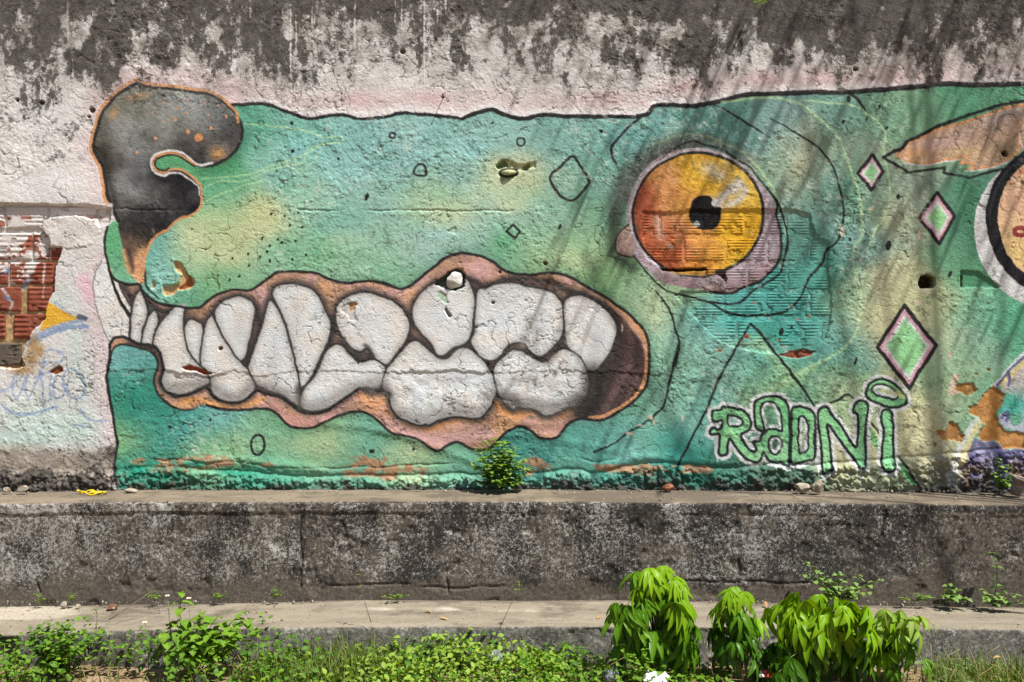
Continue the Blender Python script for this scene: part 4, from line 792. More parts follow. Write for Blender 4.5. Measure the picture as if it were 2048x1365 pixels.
class NT:
    def __init__(s, name):
        s.m = bpy.data.materials.new(name); s.m.use_nodes = True
        s.t = s.m.node_tree; s.t.nodes.clear()
        s.out = s.t.nodes.new('ShaderNodeOutputMaterial'); s.b = s.t.nodes.new('ShaderNodeBsdfPrincipled')
        s.t.links.new(s.b.outputs[0], s.out.inputs[0])
        s.co = s.t.nodes.new('ShaderNodeTexCoord')
    def put(s, sock, v):
        if v is None: return
        if hasattr(v, 'is_output'): s.t.links.new(v, sock)
        else: sock.default_value = v
    def noise(s, scale, detail=4, rough=.55, vec=None, dist=0.0, stretch=None):
        n = s.t.nodes.new('ShaderNodeTexNoise')
        n.inputs['Scale'].default_value = scale; n.inputs['Detail'].default_value = detail; n.inputs['Roughness'].default_value = rough; n.inputs['Distortion'].default_value = dist
        v = vec or s.co.outputs['Object']
        if stretch:
            mp = s.t.nodes.new('ShaderNodeMapping'); mp.inputs['Scale'].default_value = stretch
            s.t.links.new(v, mp.inputs[0]); v = mp.outputs[0]
        s.t.links.new(v, n.inputs['Vector']); return n.outputs['Fac']
    def voro(s, scale, feature='F1', vec=None):
        n = s.t.nodes.new('ShaderNodeTexVoronoi'); n.inputs['Scale'].default_value = scale; n.feature = feature
        s.t.links.new(vec or s.co.outputs['Object'], n.inputs['Vector']); return n.outputs['Distance']
    def math(s, op, a, b=None, clamp=False):
        n = s.t.nodes.new('ShaderNodeMath'); n.operation = op; n.use_clamp = clamp
        s.put(n.inputs[0], a); s.put(n.inputs[1], b); return n.outputs[0]
    def step(s, a, b, x, lo=0.0, hi=1.0):
        n = s.t.nodes.new('ShaderNodeMapRange'); n.interpolation_type = 'SMOOTHSTEP'
        s.put(n.inputs['Value'], x); n.inputs['From Min'].default_value = a; n.inputs['From Max'].default_value = b
        n.inputs['To Min'].default_value = lo; n.inputs['To Max'].default_value = hi; return n.outputs[0]
    def mix(s, f, a, b, mode='MIX'):
        n = s.t.nodes.new('ShaderNodeMix'); n.data_type = 'RGBA'; n.blend_type = mode
        s.put(n.inputs[0], f)
        for sock, v in ((n.inputs[6], a), (n.inputs[7], b)):
            if isinstance(v, tuple): v = (v + (1.0,))[:4]
            s.put(sock, v)
        return n.outputs[2]
    def attr(s, name):
        n = s.t.nodes.new('ShaderNodeAttribute'); n.attribute_name = name; return n
    def sep(s, v):
        n = s.t.nodes.new('ShaderNodeSeparateColor'); s.t.links.new(v, n.inputs[0]); return n.outputs
    def bump(s, h, strength=.5, dist=.002, prev=None):
        n = s.t.nodes.new('ShaderNodeBump'); n.inputs['Strength'].default_value = strength; n.inputs['Distance'].default_value = dist
        s.t.links.new(h, n.inputs['Height'])
        if prev is not None: s.t.links.new(prev, n.inputs['Normal'])
        return n.outputs[0]
    def hsv(s, col, h=None, sat=None, val=None):
        n = s.t.nodes.new('ShaderNodeHueSaturation'); s.put(n.inputs['Color'], col)
        s.put(n.inputs['Hue'], h); s.put(n.inputs['Saturation'], sat); s.put(n.inputs['Value'], val); return n.outputs[0]
    def done(s, col=None, rough=.85, normal=None, spec=.25):
        s.put(s.b.inputs['Base Color'], (col + (1.0,))[:4] if isinstance(col, tuple) else col); s.put(s.b.inputs['Roughness'], rough)
        if normal is not None: s.t.links.new(normal, s.b.inputs['Normal'])
        s.b.inputs['Specular IOR Level'].default_value = spec
        return s.m

# ------------------------------------------------------------------ the painted wall
def wall_material(name, bricks=False):
    n = NT(name)
    paint = n.attr('paint').outputs['Color']
    mk = n.sep(n.attr('masks').outputs['Color'])
    g, w = mk[0], mk[1]
    f1 = n.noise(38, 5, .7); f2 = n.noise(150, 3, .7); f3 = n.noise(14, 2, .6)
    # paint: small tonal scatter and rubbed specks
    c = n.mix(n.step(.38, .66, f2, .0, .26), paint, (.62, .58, .52), 'MULTIPLY')
    lost = n.math('ADD', n.math('MULTIPLY', w, .55), n.math('MULTIPLY', n.math('SUBTRACT', f1, .5), 1.0))
    lost = n.math('ADD', lost, n.math('MULTIPLY', n.math('SUBTRACT', f2, .5), .7))
    c = n.mix(n.step(.36, .50, lost, 0, .75), c, n.mix(f3, (.40, .34, .27), (.50, .47, .42)))
    # mould: brown to black, broken up by the grain of the render
    gg = n.math('ADD', n.math('MULTIPLY', g, 1.15), n.math('MULTIPLY', n.math('SUBTRACT', f1, .5), 1.7))
    gg = n.math('ADD', gg, n.math('MULTIPLY', n.math('SUBTRACT', f2, .5), 1.3))
    k = n.math('MULTIPLY', n.step(.30, .80, gg), n.step(.02, .25, g))
    mould = n.mix(n.step(.3, .7, n.noise(24, 5, .65)), (.022, .019, .016), (.088, .077, .065))
    mould = n.mix(n.step(.56, .72, f2, 0, .5), mould, (.30, .27, .23))
    c = n.mix(n.math('MULTIPLY', k, .93), c, mould)
    bp = n.bump(n.noise(130, 5, .75), .95, .0060)
    return n.done(c, .86, bp, .2)

M_wall = wall_material('painted_render')
Xw = (PX - 1024.0) / PXM; Zw = (981.0 - PY) / PXM
relief_c = np.clip(relief, -.09, .07)
front = np.stack([Xw, -relief_c, Zw], -1).reshape(-1, 3)
idx = np.arange(H * W).reshape(H, W)
border = np.concatenate([idx[0, :-1], idx[:-1, -1], idx[-1, :0:-1], idx[:0:-1, 0]])
nb = len(border); back = front[border].copy(); back[:, 1] = .22
V = np.concatenate([front, back]); b0 = H * W
quads = grid_faces(H, W)
j = np.arange(nb); side = np.stack([border[j], border[(j + 1) % nb], b0 + (j + 1) % nb, b0 + j], -1)
me = mesh_from('mural_wall', V, np.concatenate([quads, side]), M_wall)
pc = lin(cv.c).reshape(-1, 3)
add_col(me, 'paint', np.concatenate([pc, pc[border]]))
mk = np.stack([grime, wear, np.zeros_like(grime)], -1).reshape(-1, 3)
add_col(me, 'masks', np.concatenate([mk, mk[border]]))
wall = link('mural_wall', me)
tag(wall, 'old rendered wall with a peeling green graffiti mural of a toothy beast', 'wall')

def sample(A, x, y):
    u = np.interp(x, xs, np.arange(W)); v = np.interp(y, ys, np.arange(H))
    i = np.clip(u.round().astype(int), 0, W - 1); j = np.clip(v.round().astype(int), 0, H - 1)
    return A[j, i]

# back of the wall: rough slab closing it, and its coping course on top
M_conc_dark = None
M_brick = wall_material('painted_hollow_brick', True)
def make_brick(x0, x1, y0, y1, depth, ridges, seed, rough=1.0):
    nx = max(6, int((x1 - x0) / 2.0)); ny = max(10, int((y1 - y0) / 1.15))
    u = np.linspace(x0, x1, nx); v = np.linspace(y0, y1, ny)
    X, Y = np.meshgrid(u, v)
    t = (Y - y0) / (y1 - y0)
    rid = .0015 * np.sign(np.sin(t * math.pi * 2 * ridges)) * np.abs(np.sin(t * math.pi * 2 * ridges)) ** .5
    worn = sstep(-.35, .3, fbm(X, Y, 30, 3, seed))
    h = -depth + rid * worn * rough + .0012 * fbm(X, Y, 14, 3, seed + 1) + .002 * fbm(X, Y, 50, 2, seed + 2)
    chip = sstep(.30, .42, fbm(X, Y, 22, 3, seed + 3)); h -= .004 * chip
    ex_ = np.minimum(np.minimum(X - x0, x1 - X), np.minimum(Y - y0, y1 - Y)) + 1.2 * fbm(X, Y, 7, 2, seed + 4)
    h -= .006 * sstep(2.4, 0, ex_)
    P = np.stack([(X - 1024) / PXM, -h, (981 - Y) / PXM], -1).reshape(-1, 3)
    ii = np.arange(ny * nx).reshape(ny, nx)
    bd = np.concatenate([ii[0, :-1], ii[:-1, -1], ii[-1, :0:-1], ii[:0:-1, 0]]); m = len(bd)
    bk = P[bd].copy(); bk[:, 1] = .075
    q = np.arange(m); sd = np.stack([bd[q], bd[(q + 1) % m], ny * nx + (q + 1) % m, ny * nx + q], -1)
    me = mesh_from('brick', np.concatenate([P, bk]), np.concatenate([grid_faces(ny, nx), sd]), M_brick)
    col = lin(sample(brick_cv.c, X, Y)); col = col * (1 - .25 * chip[..., None])
    col = col.reshape(-1, 3)
    add_col(me, 'paint', np.concatenate([col, col[bd]]))
    gm = np.stack([np.clip(.9 * sample(grime, X, Y), 0, 1), .12 + .3 * chip, 0 * chip], -1).reshape(-1, 3)
    add_col(me, 'masks', np.concatenate([gm, gm[bd]]))
    return link('brick', me, wall)
sd = 500
for (y0, y1), joints in (((425, 468), (1240, 1320, 1405, 1490, 1573, 1640)), ((478, 521), (1285, 1368, 1452, 1535, 1620, 1690)), ((536, 578), (1330, 1413, 1496, 1576, 1662)), ((586, 630), (1280, 1365, 1449, 1532, 1621, 1700)), ((641, 691), (1310, 1391, 1474.5, 1557, 1643, 1720)), ((699, 728), (1570, 1600, 1650))):
    for a, b in zip(joints[:-1], joints[1:]):
        if y0 == 536 and b < 1460: continue      # hidden behind the slipped lid of plaster
        if y0 == 699 and a == 1570: a, b = 1556, 1592
        if y0 == 699 and a == 1600: a, b = 1596, 1640
        make_brick(a + 1.4, b - 1.4, y0, y1, .0055 if y0 < 690 else .010, 7.5 if y0 < 690 else 3, sd); sd += 11
for (y0, y1), spans in (((413, 456), ((-160, -78), (-74, 5), (9, 92), (96, 191), (195, 224))), ((466, 519), ((-110, -26), (-22, 60), (64, 148))), ((525, 569), ((-160, -74), (-70, 12), (17, 104), (107, 150))), ((574, 623), ((-130, -48), (-44, 38), (52, 132))), ((629, 678), ((-160, -80), (-76, 7), (24, 106))), ((687, 732), ((-130, -50), (-46, 39)))):
    for a, b in spans:
        make_brick(a, b, y0, y1, .0125 + (.002 if y0 > 680 else 0), 5, sd, 1.1 if a < 90 else .5); sd += 11

# ------------------------------------------------------------------ concrete ledge and step in front
def concrete(name, light, dark, white, grain=1.0):
    n = NT(name)
    mk = n.sep(n.attr('masks').outputs['Color'])
    up, dk, wh = mk[0], mk[1], mk[2]
    f1 = n.noise(62, 6, .74); f2 = n.noise(190, 3, .75); f3 = n.noise(9, 5, .6); f4 = n.noise(60, 5, .7, stretch=(1, 1, .8))
    top = n.mix(n.step(.3, .7, n.noise(7, 6, .6, stretch=(.35, 1.6, 1))), light[0], light[1])
    top = n.mix(n.step(.45, .7, f2, 0, .7), top, light[2])
    top = n.mix(n.step(.42, .30, f1, 0, .6), top, (.07, .058, .044))
    top = n.mix(n.step(.52, .75, n.noise(5, 6, .65), 0, .55), top, (.10, .085, .065))
    top = n.mix(n.step(.45, .95, n.math('ADD', dk, n.math('MULTIPLY', n.math('SUBTRACT', f1, .5), .8)), 0, .65), top, (.075, .06, .045))
    face = n.mix(n.step(.35, .65, f1), dark[0], dark[1])
    face = n.mix(n.step(.35, .6, n.math('ADD', dk, n.math('MULTIPLY', n.math('SUBTRACT', f4, .5), 1.2)), 0, .85), face, dark[2])
    s_ = n.math('ADD', n.math('MULTIPLY', wh, 1.0), n.math('MULTIPLY', n.math('SUBTRACT', f1, .5), 2.2))
    s_ = n.math('ADD', s_, n.math('MULTIPLY', n.math('SUBTRACT', f2, .5), 1.8))
    face = n.mix(n.step(.48, .92, s_, 0, .9), face, white)
    face = n.mix(n.step(.60, .70, f2, 0, .45), face, (.42, .40, .37))
    face = n.mix(n.step(.34, .26, f2, 0, .6), face, (.018, .016, .014))
    top = n.mix(n.step(.3, .75, n.math('ADD', n.attr('masks').outputs['Alpha'], n.math('MULTIPLY', n.math('SUBTRACT', f1, .5), .5)), 0, .9), top, (.54, .48, .38))
    c = n.mix(up, face, top)
    bp = n.bump(n.noise(110, 5, .65), .5, .0035 * grain)
    bp = n.bump(n.noise(36, 4, .6), .4, .006 * grain, bp)
    return n.done(c, .9, bp, .2)
M_ledge = concrete('weathered_concrete_ledge', ((.135, .104, .072), (.20, .158, .112), (.28, .23, .168)), ((.062, .049, .037), (.118, .098, .076), (.016, .014, .012)), (.35, .335, .305))
M_step = concrete('weathered_concrete_step', ((.165, .138, .100), (.24, .202, .148), (.34, .29, .22)), ((.10, .09, .075), (.17, .155, .13), (.055, .05, .042)), (.34, .33, .29), 1.4)

def slab(name, mat, yback, yfront, ztop, zbot, zfun, lip, seed, r=.013, wav=1.0):
    xg = np.concatenate([np.arange(-4.6, -2.7, .06), np.arange(-2.7, 2.7, .0065), np.arange(2.7, 4.62, .06)])
    prof = []; L = []
    nt = max(12, int((yback - yfront) / .009))
    for k in range(nt): prof.append((yback + (yfront + r - yback) * k / (nt - 1), ztop, 0, 1))
    for k in range(1, 6):
        a = math.pi / 2 * k / 6; prof.append((yfront + r - r * math.sin(a), ztop - r + r * math.cos(a), -math.sin(a), math.cos(a)))
    nf = max(14, int((ztop - r - zbot) / .0065))
    for k in range(nf): prof.append((yfront, ztop - r + (zbot - ztop + r) * k / (nf - 1), -1, 0))
    P = np.array(prof)
    s = np.concatenate([[0], np.cumsum(np.hypot(np.diff(P[:, 0]), np.diff(P[:, 1])))])
    X, S = np.meshgrid(xg, s); Y = np.repeat(P[:, :1], len(xg), 1); Zz = np.repeat(P[:, 1:2], len(xg), 1)
    NY = np.repeat(P[:, 2:3], len(xg), 1); NZ = np.repeat(P[:, 3:4], len(xg), 1)
    a, b = X * 400, S * 400 + seed * 1000
    h = .004 * fbm(a, b, 150, 3, seed) + .0022 * fbm(a, b, 30, 4, seed + 1) + .0012 * fbm(a, b, 8, 3, seed + 2) * (1 - .6 * NZ)
    h -= .006 * sstep(.2, .5, fbm(a, b, 36, 4, seed + 3)) * (1 - NZ)
    edge = np.exp(-((S - (yback - yfront)) / .012) ** 2)
    h -= edge * (.008 * sstep(-.05, .5, fbm(a, b * .3, 26, 4, seed + 4)) + .004 * sstep(.1, .3, fbm(a, b * .2, 9, 3, seed + 5)))
    onf = (NY < -.9)
    if lip:
        yl = -.056 + .006 * fbm(a, b * 0, 90, 3, seed + 6)
        has = .35 + .65 * sstep(-.2, -.6, X)
        h += onf * .006 * has * sstep(-.002, .003, Zz - yl)
        h -= onf * .006 * has * np.exp(-((Zz - yl) / .0028) ** 2) * sstep(-.3, .2, fbm(a, b * 0, 60, 3, seed + 7) + .35 * (X < -.4))
    # cracks
    for (cx, z0, z1, sl_) in ((-.97, -.06, -.42, 31), (-.30, -.30, -.44, 33), (1.72, -.02, -.2, 35), (-2.2, -.33, -.43, 37), (1.05, -.25, -.43, 39)):
        if not lip: continue
        xc = cx + .03 * fbm(Zz * 400, Zz * 0 + sl_, 60, 4, sl_)
        h -= onf * .016 * np.exp(-((X - xc) / .0040) ** 2) * sstep(z1, z1 + .03, Zz) * sstep(z0, z0 - .03, Zz)
    if not lip:
        for cx, wd in ((.865, .045), (-2.18, .12)):
            h -= onf * .07 * sstep(wd, wd * .5, np.abs(X - cx + .02 * fbm(a, b, 20, 3, 777))) * (.6 + .4 * fbm(a, b, 14, 3, 779))
    if lip:
        for (x0, x1, z_, sl_) in ((-.87, -.45, -.385, 41), (.50, 1.4, -.37, 43), (-.45, .0, -.40, 45)):
            zc = z_ + .012 * fbm(a, b * 0, 50, 4, sl_)
            h -= onf * .010 * np.exp(-((Zz - zc) / .0035) ** 2) * sstep(x0, x0 + .05, X) * sstep(x1, x1 - .05, X)
    Yo = Y + NY * h * wav; Zo = Zz + NZ * h * wav + zfun(X, np.clip((yback - Y) / (yback - yfront), 0, 1)) * np.where(Zz > zbot + .02, 1, 0)
    V = np.stack([X, Yo, Zo], -1).reshape(-1, 3)
    me = mesh_from(name, V, grid_faces(len(s), len(xg)), mat)
    up = sstep(.5, .95, NZ) * np.ones_like(X)
    dk = .42 + .50 * fbm(a, b, 90, 5, seed + 8, .65, sy=.8) + .25 * fbm(a, b, 26, 4, seed + 9, .6, sy=.8)
    wh = .47 + .30 * fbm(a, b, 60, 5, seed + 10, .68, sy=.9) + .22 * fbm(a, b, 20, 4, seed + 11, .6, sy=.8)
    low = sstep(-.33, -.44, Zz) if lip else 0 * X
    wh = wh - .45 * low; dk = dk - .3 * low
    if lip:
        drip = fbm(a, b * .06, 26, 4, seed + 21, .6) + .5 * fbm(a, b * .03, 9, 2, seed + 23)
        dk = dk + .18 * sstep(.0, .5, drip) * sstep(-.38, -.03, Zz); wh = wh + .10 * sstep(.05, .5, -drip) * sstep(-.42, -.10, Zz)
        dk = dk + .35 * sstep(.15, .3, X) * sstep(1.0, .3, X) * .6 + .08 * sstep(1.2, 1.7, X) + .35 * sstep(-.05, -.02, Zz) * sstep(.0, .4, X)
        wh = wh + .14 * sstep(-1.2, -2.4, X) - .10 * sstep(1.2, 1.8, X)
    lime = 0 * X
    joint = .0 if lip else -.37
    dk = dk + up * (.55 * np.exp(-((Y - joint) / .03) ** 2) * (1 + .8 * fbm(a, b, 30, 3, seed + 25)) + .55 * fbm(a, b * 2.5, 120, 5, seed + 27, .6) + .25 * fbm(a, b * 3, 26, 4, seed + 29, .6))
    if not lip:
        lime = .5 * sstep(-1.78, -2.05, X + .1 * fbm(a, b, 40, 3, 771)) * sstep(-.62, -.56, Y + .05 * fbm(a, b, 50, 3, 773)) + .45 * np.exp(-((X + .25) / .6) ** 2) * np.exp(-((Y + .55 + .05 * X) / .06) ** 2) * (1 + fbm(a, b, 60, 3, 775))
    add_col(me, 'masks', np.stack([up, np.clip(dk, 0, 1), np.clip(wh, 0, 1)], -1).reshape(-1, 3), lime.ravel())
    return link(name, me)

def tbl(X, px, dz): return np.interp((X), (np.array(px) - 1024) / 430.0, dz)
ledge = slab('concrete_ledge', M_ledge, .10, -.37, 0.0, -.53, lambda X, t: tbl(X, (0, 300, 1000, 1600, 2048), (-.006, .004, .006, -.002, -.012)) , True, 700)
tag(ledge, 'long knee-high concrete ledge with mould-black front at the foot of the mural wall', 'ledge')
step = slab('concrete_step', M_step, -.30, -.79, -.455, -.72, lambda X, t: (1 - t) * tbl(X, (0, 350, 700, 1250, 1500, 2048), (-.030, -.018, -.002, 0, -.012, -.042)) + t * tbl(X, (0, 150, 350, 700, 1250, 2048), (-.040, -.032, -.012, 0, .002, -.012)), False, 760)
tag(step, 'low pale concrete step below the ledge, weeds along its broken front', 'step')

# ------------------------------------------------------------------ ground
def soil_material():
    n = NT('dry_soil')
    c = n.mix(n.step(.3, .7, n.noise(9, 6, .65)), (.20, .125, .07), (.33, .23, .145))
    c = n.mix(n.step(.5, .75, n.noise(60, 5, .7), 0, .7), c, (.42, .33, .23))
    c = n.mix(n.step(.55, .7, n.noise(3, 4), 0, .5), c, (.09, .065, .04))
    bp = n.bump(n.noise(70, 6, .7), .8, .010)
    return n.done(c, .95, bp, .1)
M_soil = soil_material()
gx = np.concatenate([-np.geomspace(60, 2.8, 26), np.arange(-2.75, 2.76, .02), np.geomspace(2.8, 60, 26)])
gy = np.concatenate([-np.geomspace(60, 1.62, 26), np.arange(-1.6, -.70, .02), np.linspace(-.68, .5, 8), np.geomspace(.8, 60, 14)])
GX, GY = np.meshgrid(gx, gy)
GZ0 = -.625
near = sstep(-3, -1.6, GY) * sstep(4, 2.7, np.abs(GX)) * sstep(-.5, -.75, GY)
def ground_z(x, y):
    x = np.asarray(x, dtype=np.float64); y = np.asarray(y, dtype=np.float64)
    return GZ0 + .018 * fbm(x * 400, y * 400, 120, 3, 801) + .010 * fbm(x * 400, y * 400, 30, 3, 803) - .03 * sstep(-1.0, -1.5, y)
GZ = np.where(near > 0, GZ0 * (1 - near) + near * ground_z(GX, GY), GZ0)
me = mesh_from('ground', np.stack([GX, GY, GZ], -1).reshape(-1, 3), grid_faces(len(gy), len(gx), True), M_soil)
ground = link('ground', me); tag(ground, kind='structure')
# ------------------------------------------------------------------ foliage
def at(px, py, Y):
    d = Y + CAM_D
    return Vector(((px - 1024) / 1991.0 * d, Y, CAM_Z - (py - 682.5) / 1991.0 * d))

def leaf_material(name, c1, c2, rough=.42, trans=.32, vein=None):
    n = NT(name)
    inf = n.t.nodes.new('ShaderNodeObjectInfo')
    geo = n.t.nodes.new('ShaderNodeNewGeometry')
    f = n.math('ADD', n.math('MULTIPLY', inf.outputs['Random'], .55), n.math('MULTIPLY', geo.outputs['Random Per Island'], .45))
    c = n.mix(f, c1, c2)
    c = n.mix(n.step(.55, .8, n.noise(26, 3), 0, .4), c, (.15, .15, .02))
    va = n.attr('vein').outputs['Fac']
    c = n.mix(n.step(.78, 1.0, va, 0, .35), c, vein or (.20, .30, .06))
    n.put(n.b.inputs['Base Color'], c); n.b.inputs['Roughness'].default_value = rough; n.b.inputs['Specular IOR Level'].default_value = .16
    tr = n.t.nodes.new('ShaderNodeBsdfTranslucent'); n.t.links.new(n.hsv(c, .485, 1.25, 1.3), tr.inputs[0])
    mx = n.t.nodes.new('ShaderNodeMixShader'); mx.inputs[0].default_value = trans
    n.t.links.new(n.b.outputs[0], mx.inputs[1]); n.t.links.new(tr.outputs[0], mx.inputs[2]); n.t.links.new(mx.outputs[0], n.out.inputs[0])
    return n.m
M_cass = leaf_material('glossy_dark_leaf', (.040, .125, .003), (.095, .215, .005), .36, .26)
M_cassy = leaf_material('glossy_sunlit_leaf', (.115, .25, .004), (.20, .35, .006), .38, .30)  # brighter copy of the shrub leaf, sunlight put into its colour
M_cassd = leaf_material('glossy_shaded_leaf', (.020, .072, .003), (.048, .130, .004), .34, .2)  # darker copy of the shrub leaf, shade put into its colour
M_weed = leaf_material('matt_weed_leaf', (.095, .205, .016), (.19, .32, .028), .55, .32)
M_weedd = leaf_material('dark_weed_leaf', (.046, .13, .012), (.105, .22, .018), .5, .28)
M_pale = leaf_material('pale_grey_green_leaf', (.12, .215, .05), (.21, .31, .08), .6, .26)
M_yell = leaf_material('yellow_green_leaf', (.13, .24, .022), (.27, .38, .055), .5, .32)
M_grass = leaf_material('grass_blade', (.045, .12, .015), (.19, .21, .055), .55, .26)
M_tree = leaf_material('tree_leaf', (.04, .10, .015), (.08, .15, .02), .5, .12)
def plain(name, c, rough=.7, spec=.3, bumps=None, var=None):
    n = NT(name)
    col = n.mix(n.step(.3, .7, n.noise(var or 60, 4)), tuple(x * .7 for x in c), tuple(min(1, x * 1.2) for x in c))
    return n.done(col, rough, n.bump(n.noise(bumps[0], 5, .65), .7, bumps[1]) if bumps else None, spec)
M_stem = plain('green_stem', (.11, .17, .04)); M_wood = plain('woody_stem', (.14, .10, .06), bumps=(120, .003)); M_bark = plain('tree_bark', (.12, .09, .065), .9, .1, (30, .02), 12)

def blade(L, Wd, rows=6, droop=.3, fold=.25, tip=1.6, base=.5, ser=0.0, wav=0.0):
    """vertices of one leaf along +Y, normal +Z: three columns"""
    V = []; vein = []
    y = 0; z = 0; a = .12
    pts = []
    for k in range(rows + 1):
        t = k / rows
        pts.append((y, z))
        a2 = a - droop * 1.6 * t
        y += L / rows * math.cos(a2); z += L / rows * math.sin(a2)
    for k, (y, z) in enumerate(pts):
        t = k / rows
        w = Wd * .5 * (max(t, 1e-3) ** base) * (1 - t ** tip) * 1.9
        if k == 0: w = Wd * .04
        if ser and k % 2: w *= 1 + ser
        o = wav * math.sin(k * 1.9)
        V += [(-w, y, z + fold * w + o * .5), (0, y, z), (w, y, z + fold * w - o * .5)]
        vein += [0, 1, 0]
    F = []
    for k in range(rows):
        q = 3 * k
        F += [(q, q + 1, q + 4, q + 3), (q + 1, q + 2, q + 5, q + 4)]
    return V, F, vein

def leafmesh(name, mat, parts):
    """parts: (V,F,vein,matrix)"""
    V = []; F = []; ve = []
    for v, f, e, m in parts:
        b = len(V)
        V += [tuple(m @ Vector(p)) for p in v]; F += [tuple(i + b for i in q) for q in f]; ve += e
    me = mesh_from(name, np.array(V), F, mat)
    at_ = me.attributes.new('vein', 'FLOAT', 'POINT'); at_.data.foreach_set('value', np.array(ve, dtype=np.float32))
    return me

def tube(path, r0, r1, sides=5):
    P = [Vector(p) for p in path]; V = []; F = []
    n = len(P)
    for k, p in enumerate(P):
        d = (P[min(k + 1, n - 1)] - P[max(k - 1, 0)]).normalized()
        a = d.orthogonal().normalized(); b = d.cross(a)
        r = r0 + (r1 - r0) * k / (n - 1)
        for s in range(sides):
            t = 2 * math.pi * s / sides
            V.append(p + r * (a * math.cos(t) + b * math.sin(t)))
    for k in range(n - 1):
        for s in range(sides):
            F.append((k * sides + s, k * sides + (s + 1) % sides, (k + 1) * sides + (s + 1) % sides, (k + 1) * sides + s))
    F.append(tuple(range(sides))[::-1]); F.append(tuple((n - 1) * sides + s for s in range(sides)))
    return [tuple(v) for v in V], F

def tubes_mesh(name, list_, mat, sides=5):
    V = []; F = []
    for path, r0, r1 in list_:
        v, f = tube(path, r0, r1, sides); b = len(V); V += v; F += [tuple(i + b for i in q) for q in f]
    return mesh_from(name, np.array(V), F, mat)

def orient(d, up):
    y = d.normalized(); x = y.cross(up)
    if x.length < 1e-4: x = y.orthogonal()
    x.normalize(); z = x.cross(y)
    return Matrix((x, y, z)).transposed()

def put_leaf(me, parent, pos, d, up, sc=1.0, name='leaf'):
    o = bpy.data.objects.new(name, me); COL.objects.link(o); o.parent = parent
    o.matrix_local = Matrix.Translation(pos) @ orient(d, up).to_4x4() @ Matrix.Diagonal((sc, sc, sc, 1))
    return o

def rnd(a, b): return random.uniform(a, b)
def simple_leaf(mat, L, Wd, n=4, droop=.4, ser=.0, tip=1.8, base=.55, rows=5, fold=.25):
    out = []
    for k in range(n):
        v, f, e = blade(L, Wd * rnd(.85, 1.15), rows, droop * rnd(.4, 1.6), fold * rnd(.5, 1.5), tip, base, ser, .06 * Wd)
        out.append(leafmesh('leaf', mat, [(v, f, e, Matrix.Identity(4))]))
    return out

# palmate drooping leaves -------------------------------------------------------------------------
def palmate(mat, L, lobes, spread, droop):
    parts = []
    for k in range(lobes):
        t = (k / (lobes - 1) - .5) * 2
        ln = L * (1 - .28 * abs(t)) * rnd(.85, 1.1)
        v, f, e = blade(ln, L * .29 * rnd(.8, 1.15), 8, droop * rnd(.75, 1.2), .35, 1.15, .60, 0, .02 * L)
        parts.append((v, f, e, Matrix.Rotation(-t * spread, 4, 'Z') @ Matrix.Rotation(-rnd(.25, .65), 4, 'X')))
    return leafmesh('leaf', mat, parts)

def cassava(name, base, hubs, depth, L, mats, label, group=None, stems=1):
    root = empty(name, base)
    tag(root, label, 'plant', group)
    vs = [[palmate(mt, L, random.choice((4, 5, 6, 6, 7)), rnd(.9, 1.5), rnd(.42, .72)) for _ in range(5)] for mt in mats]
    ztop = max(h.z for h in hubs) - base.z
    tb = []
    hubs = hubs + [h + Vector((rnd(-.05, .05), rnd(-.03, .08), rnd(-.07, .0))) for h in hubs + hubs if rnd(0, 1) < .7]
    xl, xh = min(h.x for h in hubs), max(h.x for h in hubs)
    hubs += [Vector((rnd(xl + .03, xh - .03), depth + rnd(-.06, .06), base.z + rnd(.12, .24))) for _ in range(int((xh - xl) * 42))]
    for h in hubs:
        loc = h - base
        s0 = Vector((.25 * loc.x, rnd(-.02, .02) + .02, max(.05, loc.z * rnd(.45, .7))))
        mid = (s0 + loc) / 2 + Vector((0, 0, .03))
        tb.append(([s0, mid, loc], .0028, .0018))
        tb.append(([Vector((rnd(-.015, .015), 0, 0)), Vector((.12 * loc.x, .01, s0.z * .5)), s0], .006, .004))
        out = Vector((loc.x * 1.2 + rnd(-.05, .05), rnd(-.22, .02) if rnd(0, 1) < .75 else .12, 0))
        if out.length < .02: out = Vector((rnd(-1, 1), -.6, 0))
        d = out.normalized() + Vector((0, 0, rnd(-1.1, -.25)))
        hh = loc.z / ztop + rnd(-.18, .18)
        put_leaf(random.choice(vs[0 if hh < .55 else 1 if hh < .8 else 2]), root, loc, d, Vector((0, 0, 1)), rnd(.6, 1.05))  # leaf colour by height: sunlit tone on top, shaded tone below
    link('stem', tubes_mesh('stem', tb, M_stem), root)
    return root

def hubs_of(pxs, Y, dy=.12): return [at(x, y, Y + rnd(-dy, dy)) for x, y in pxs]
def gbase(px, Y):
    x = (px - 1024) / 1991.0 * (Y + CAM_D); return Vector((x, Y, float(ground_z(np.array([x]), np.array([Y]))[0]) - .01))
h1 = [(1300, 1136), (1326, 1132), (1346, 1166), (1274, 1176), (1318, 1160), (1290, 1196), (1362, 1200), (1248, 1212), (1322, 1206), (1378, 1228), (1282, 1236), (1342, 1246), (1362, 1264), (1232, 1206), (1300, 1262), (1330, 1280), (1262, 1244), (1312, 1180), (1335, 1200), (1290, 1160), (1350, 1225)]
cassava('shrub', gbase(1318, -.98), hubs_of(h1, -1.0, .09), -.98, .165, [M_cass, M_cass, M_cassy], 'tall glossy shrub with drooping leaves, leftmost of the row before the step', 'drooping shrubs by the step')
h2 = [(1462, 1180), (1488, 1184), (1444, 1202), (1474, 1206), (1500, 1214), (1452, 1240), (1486, 1250), (1494, 1272), (1510, 1236), (1434, 1216), (1470, 1285), (1505, 1290), (1452, 1275), (1480, 1225)]
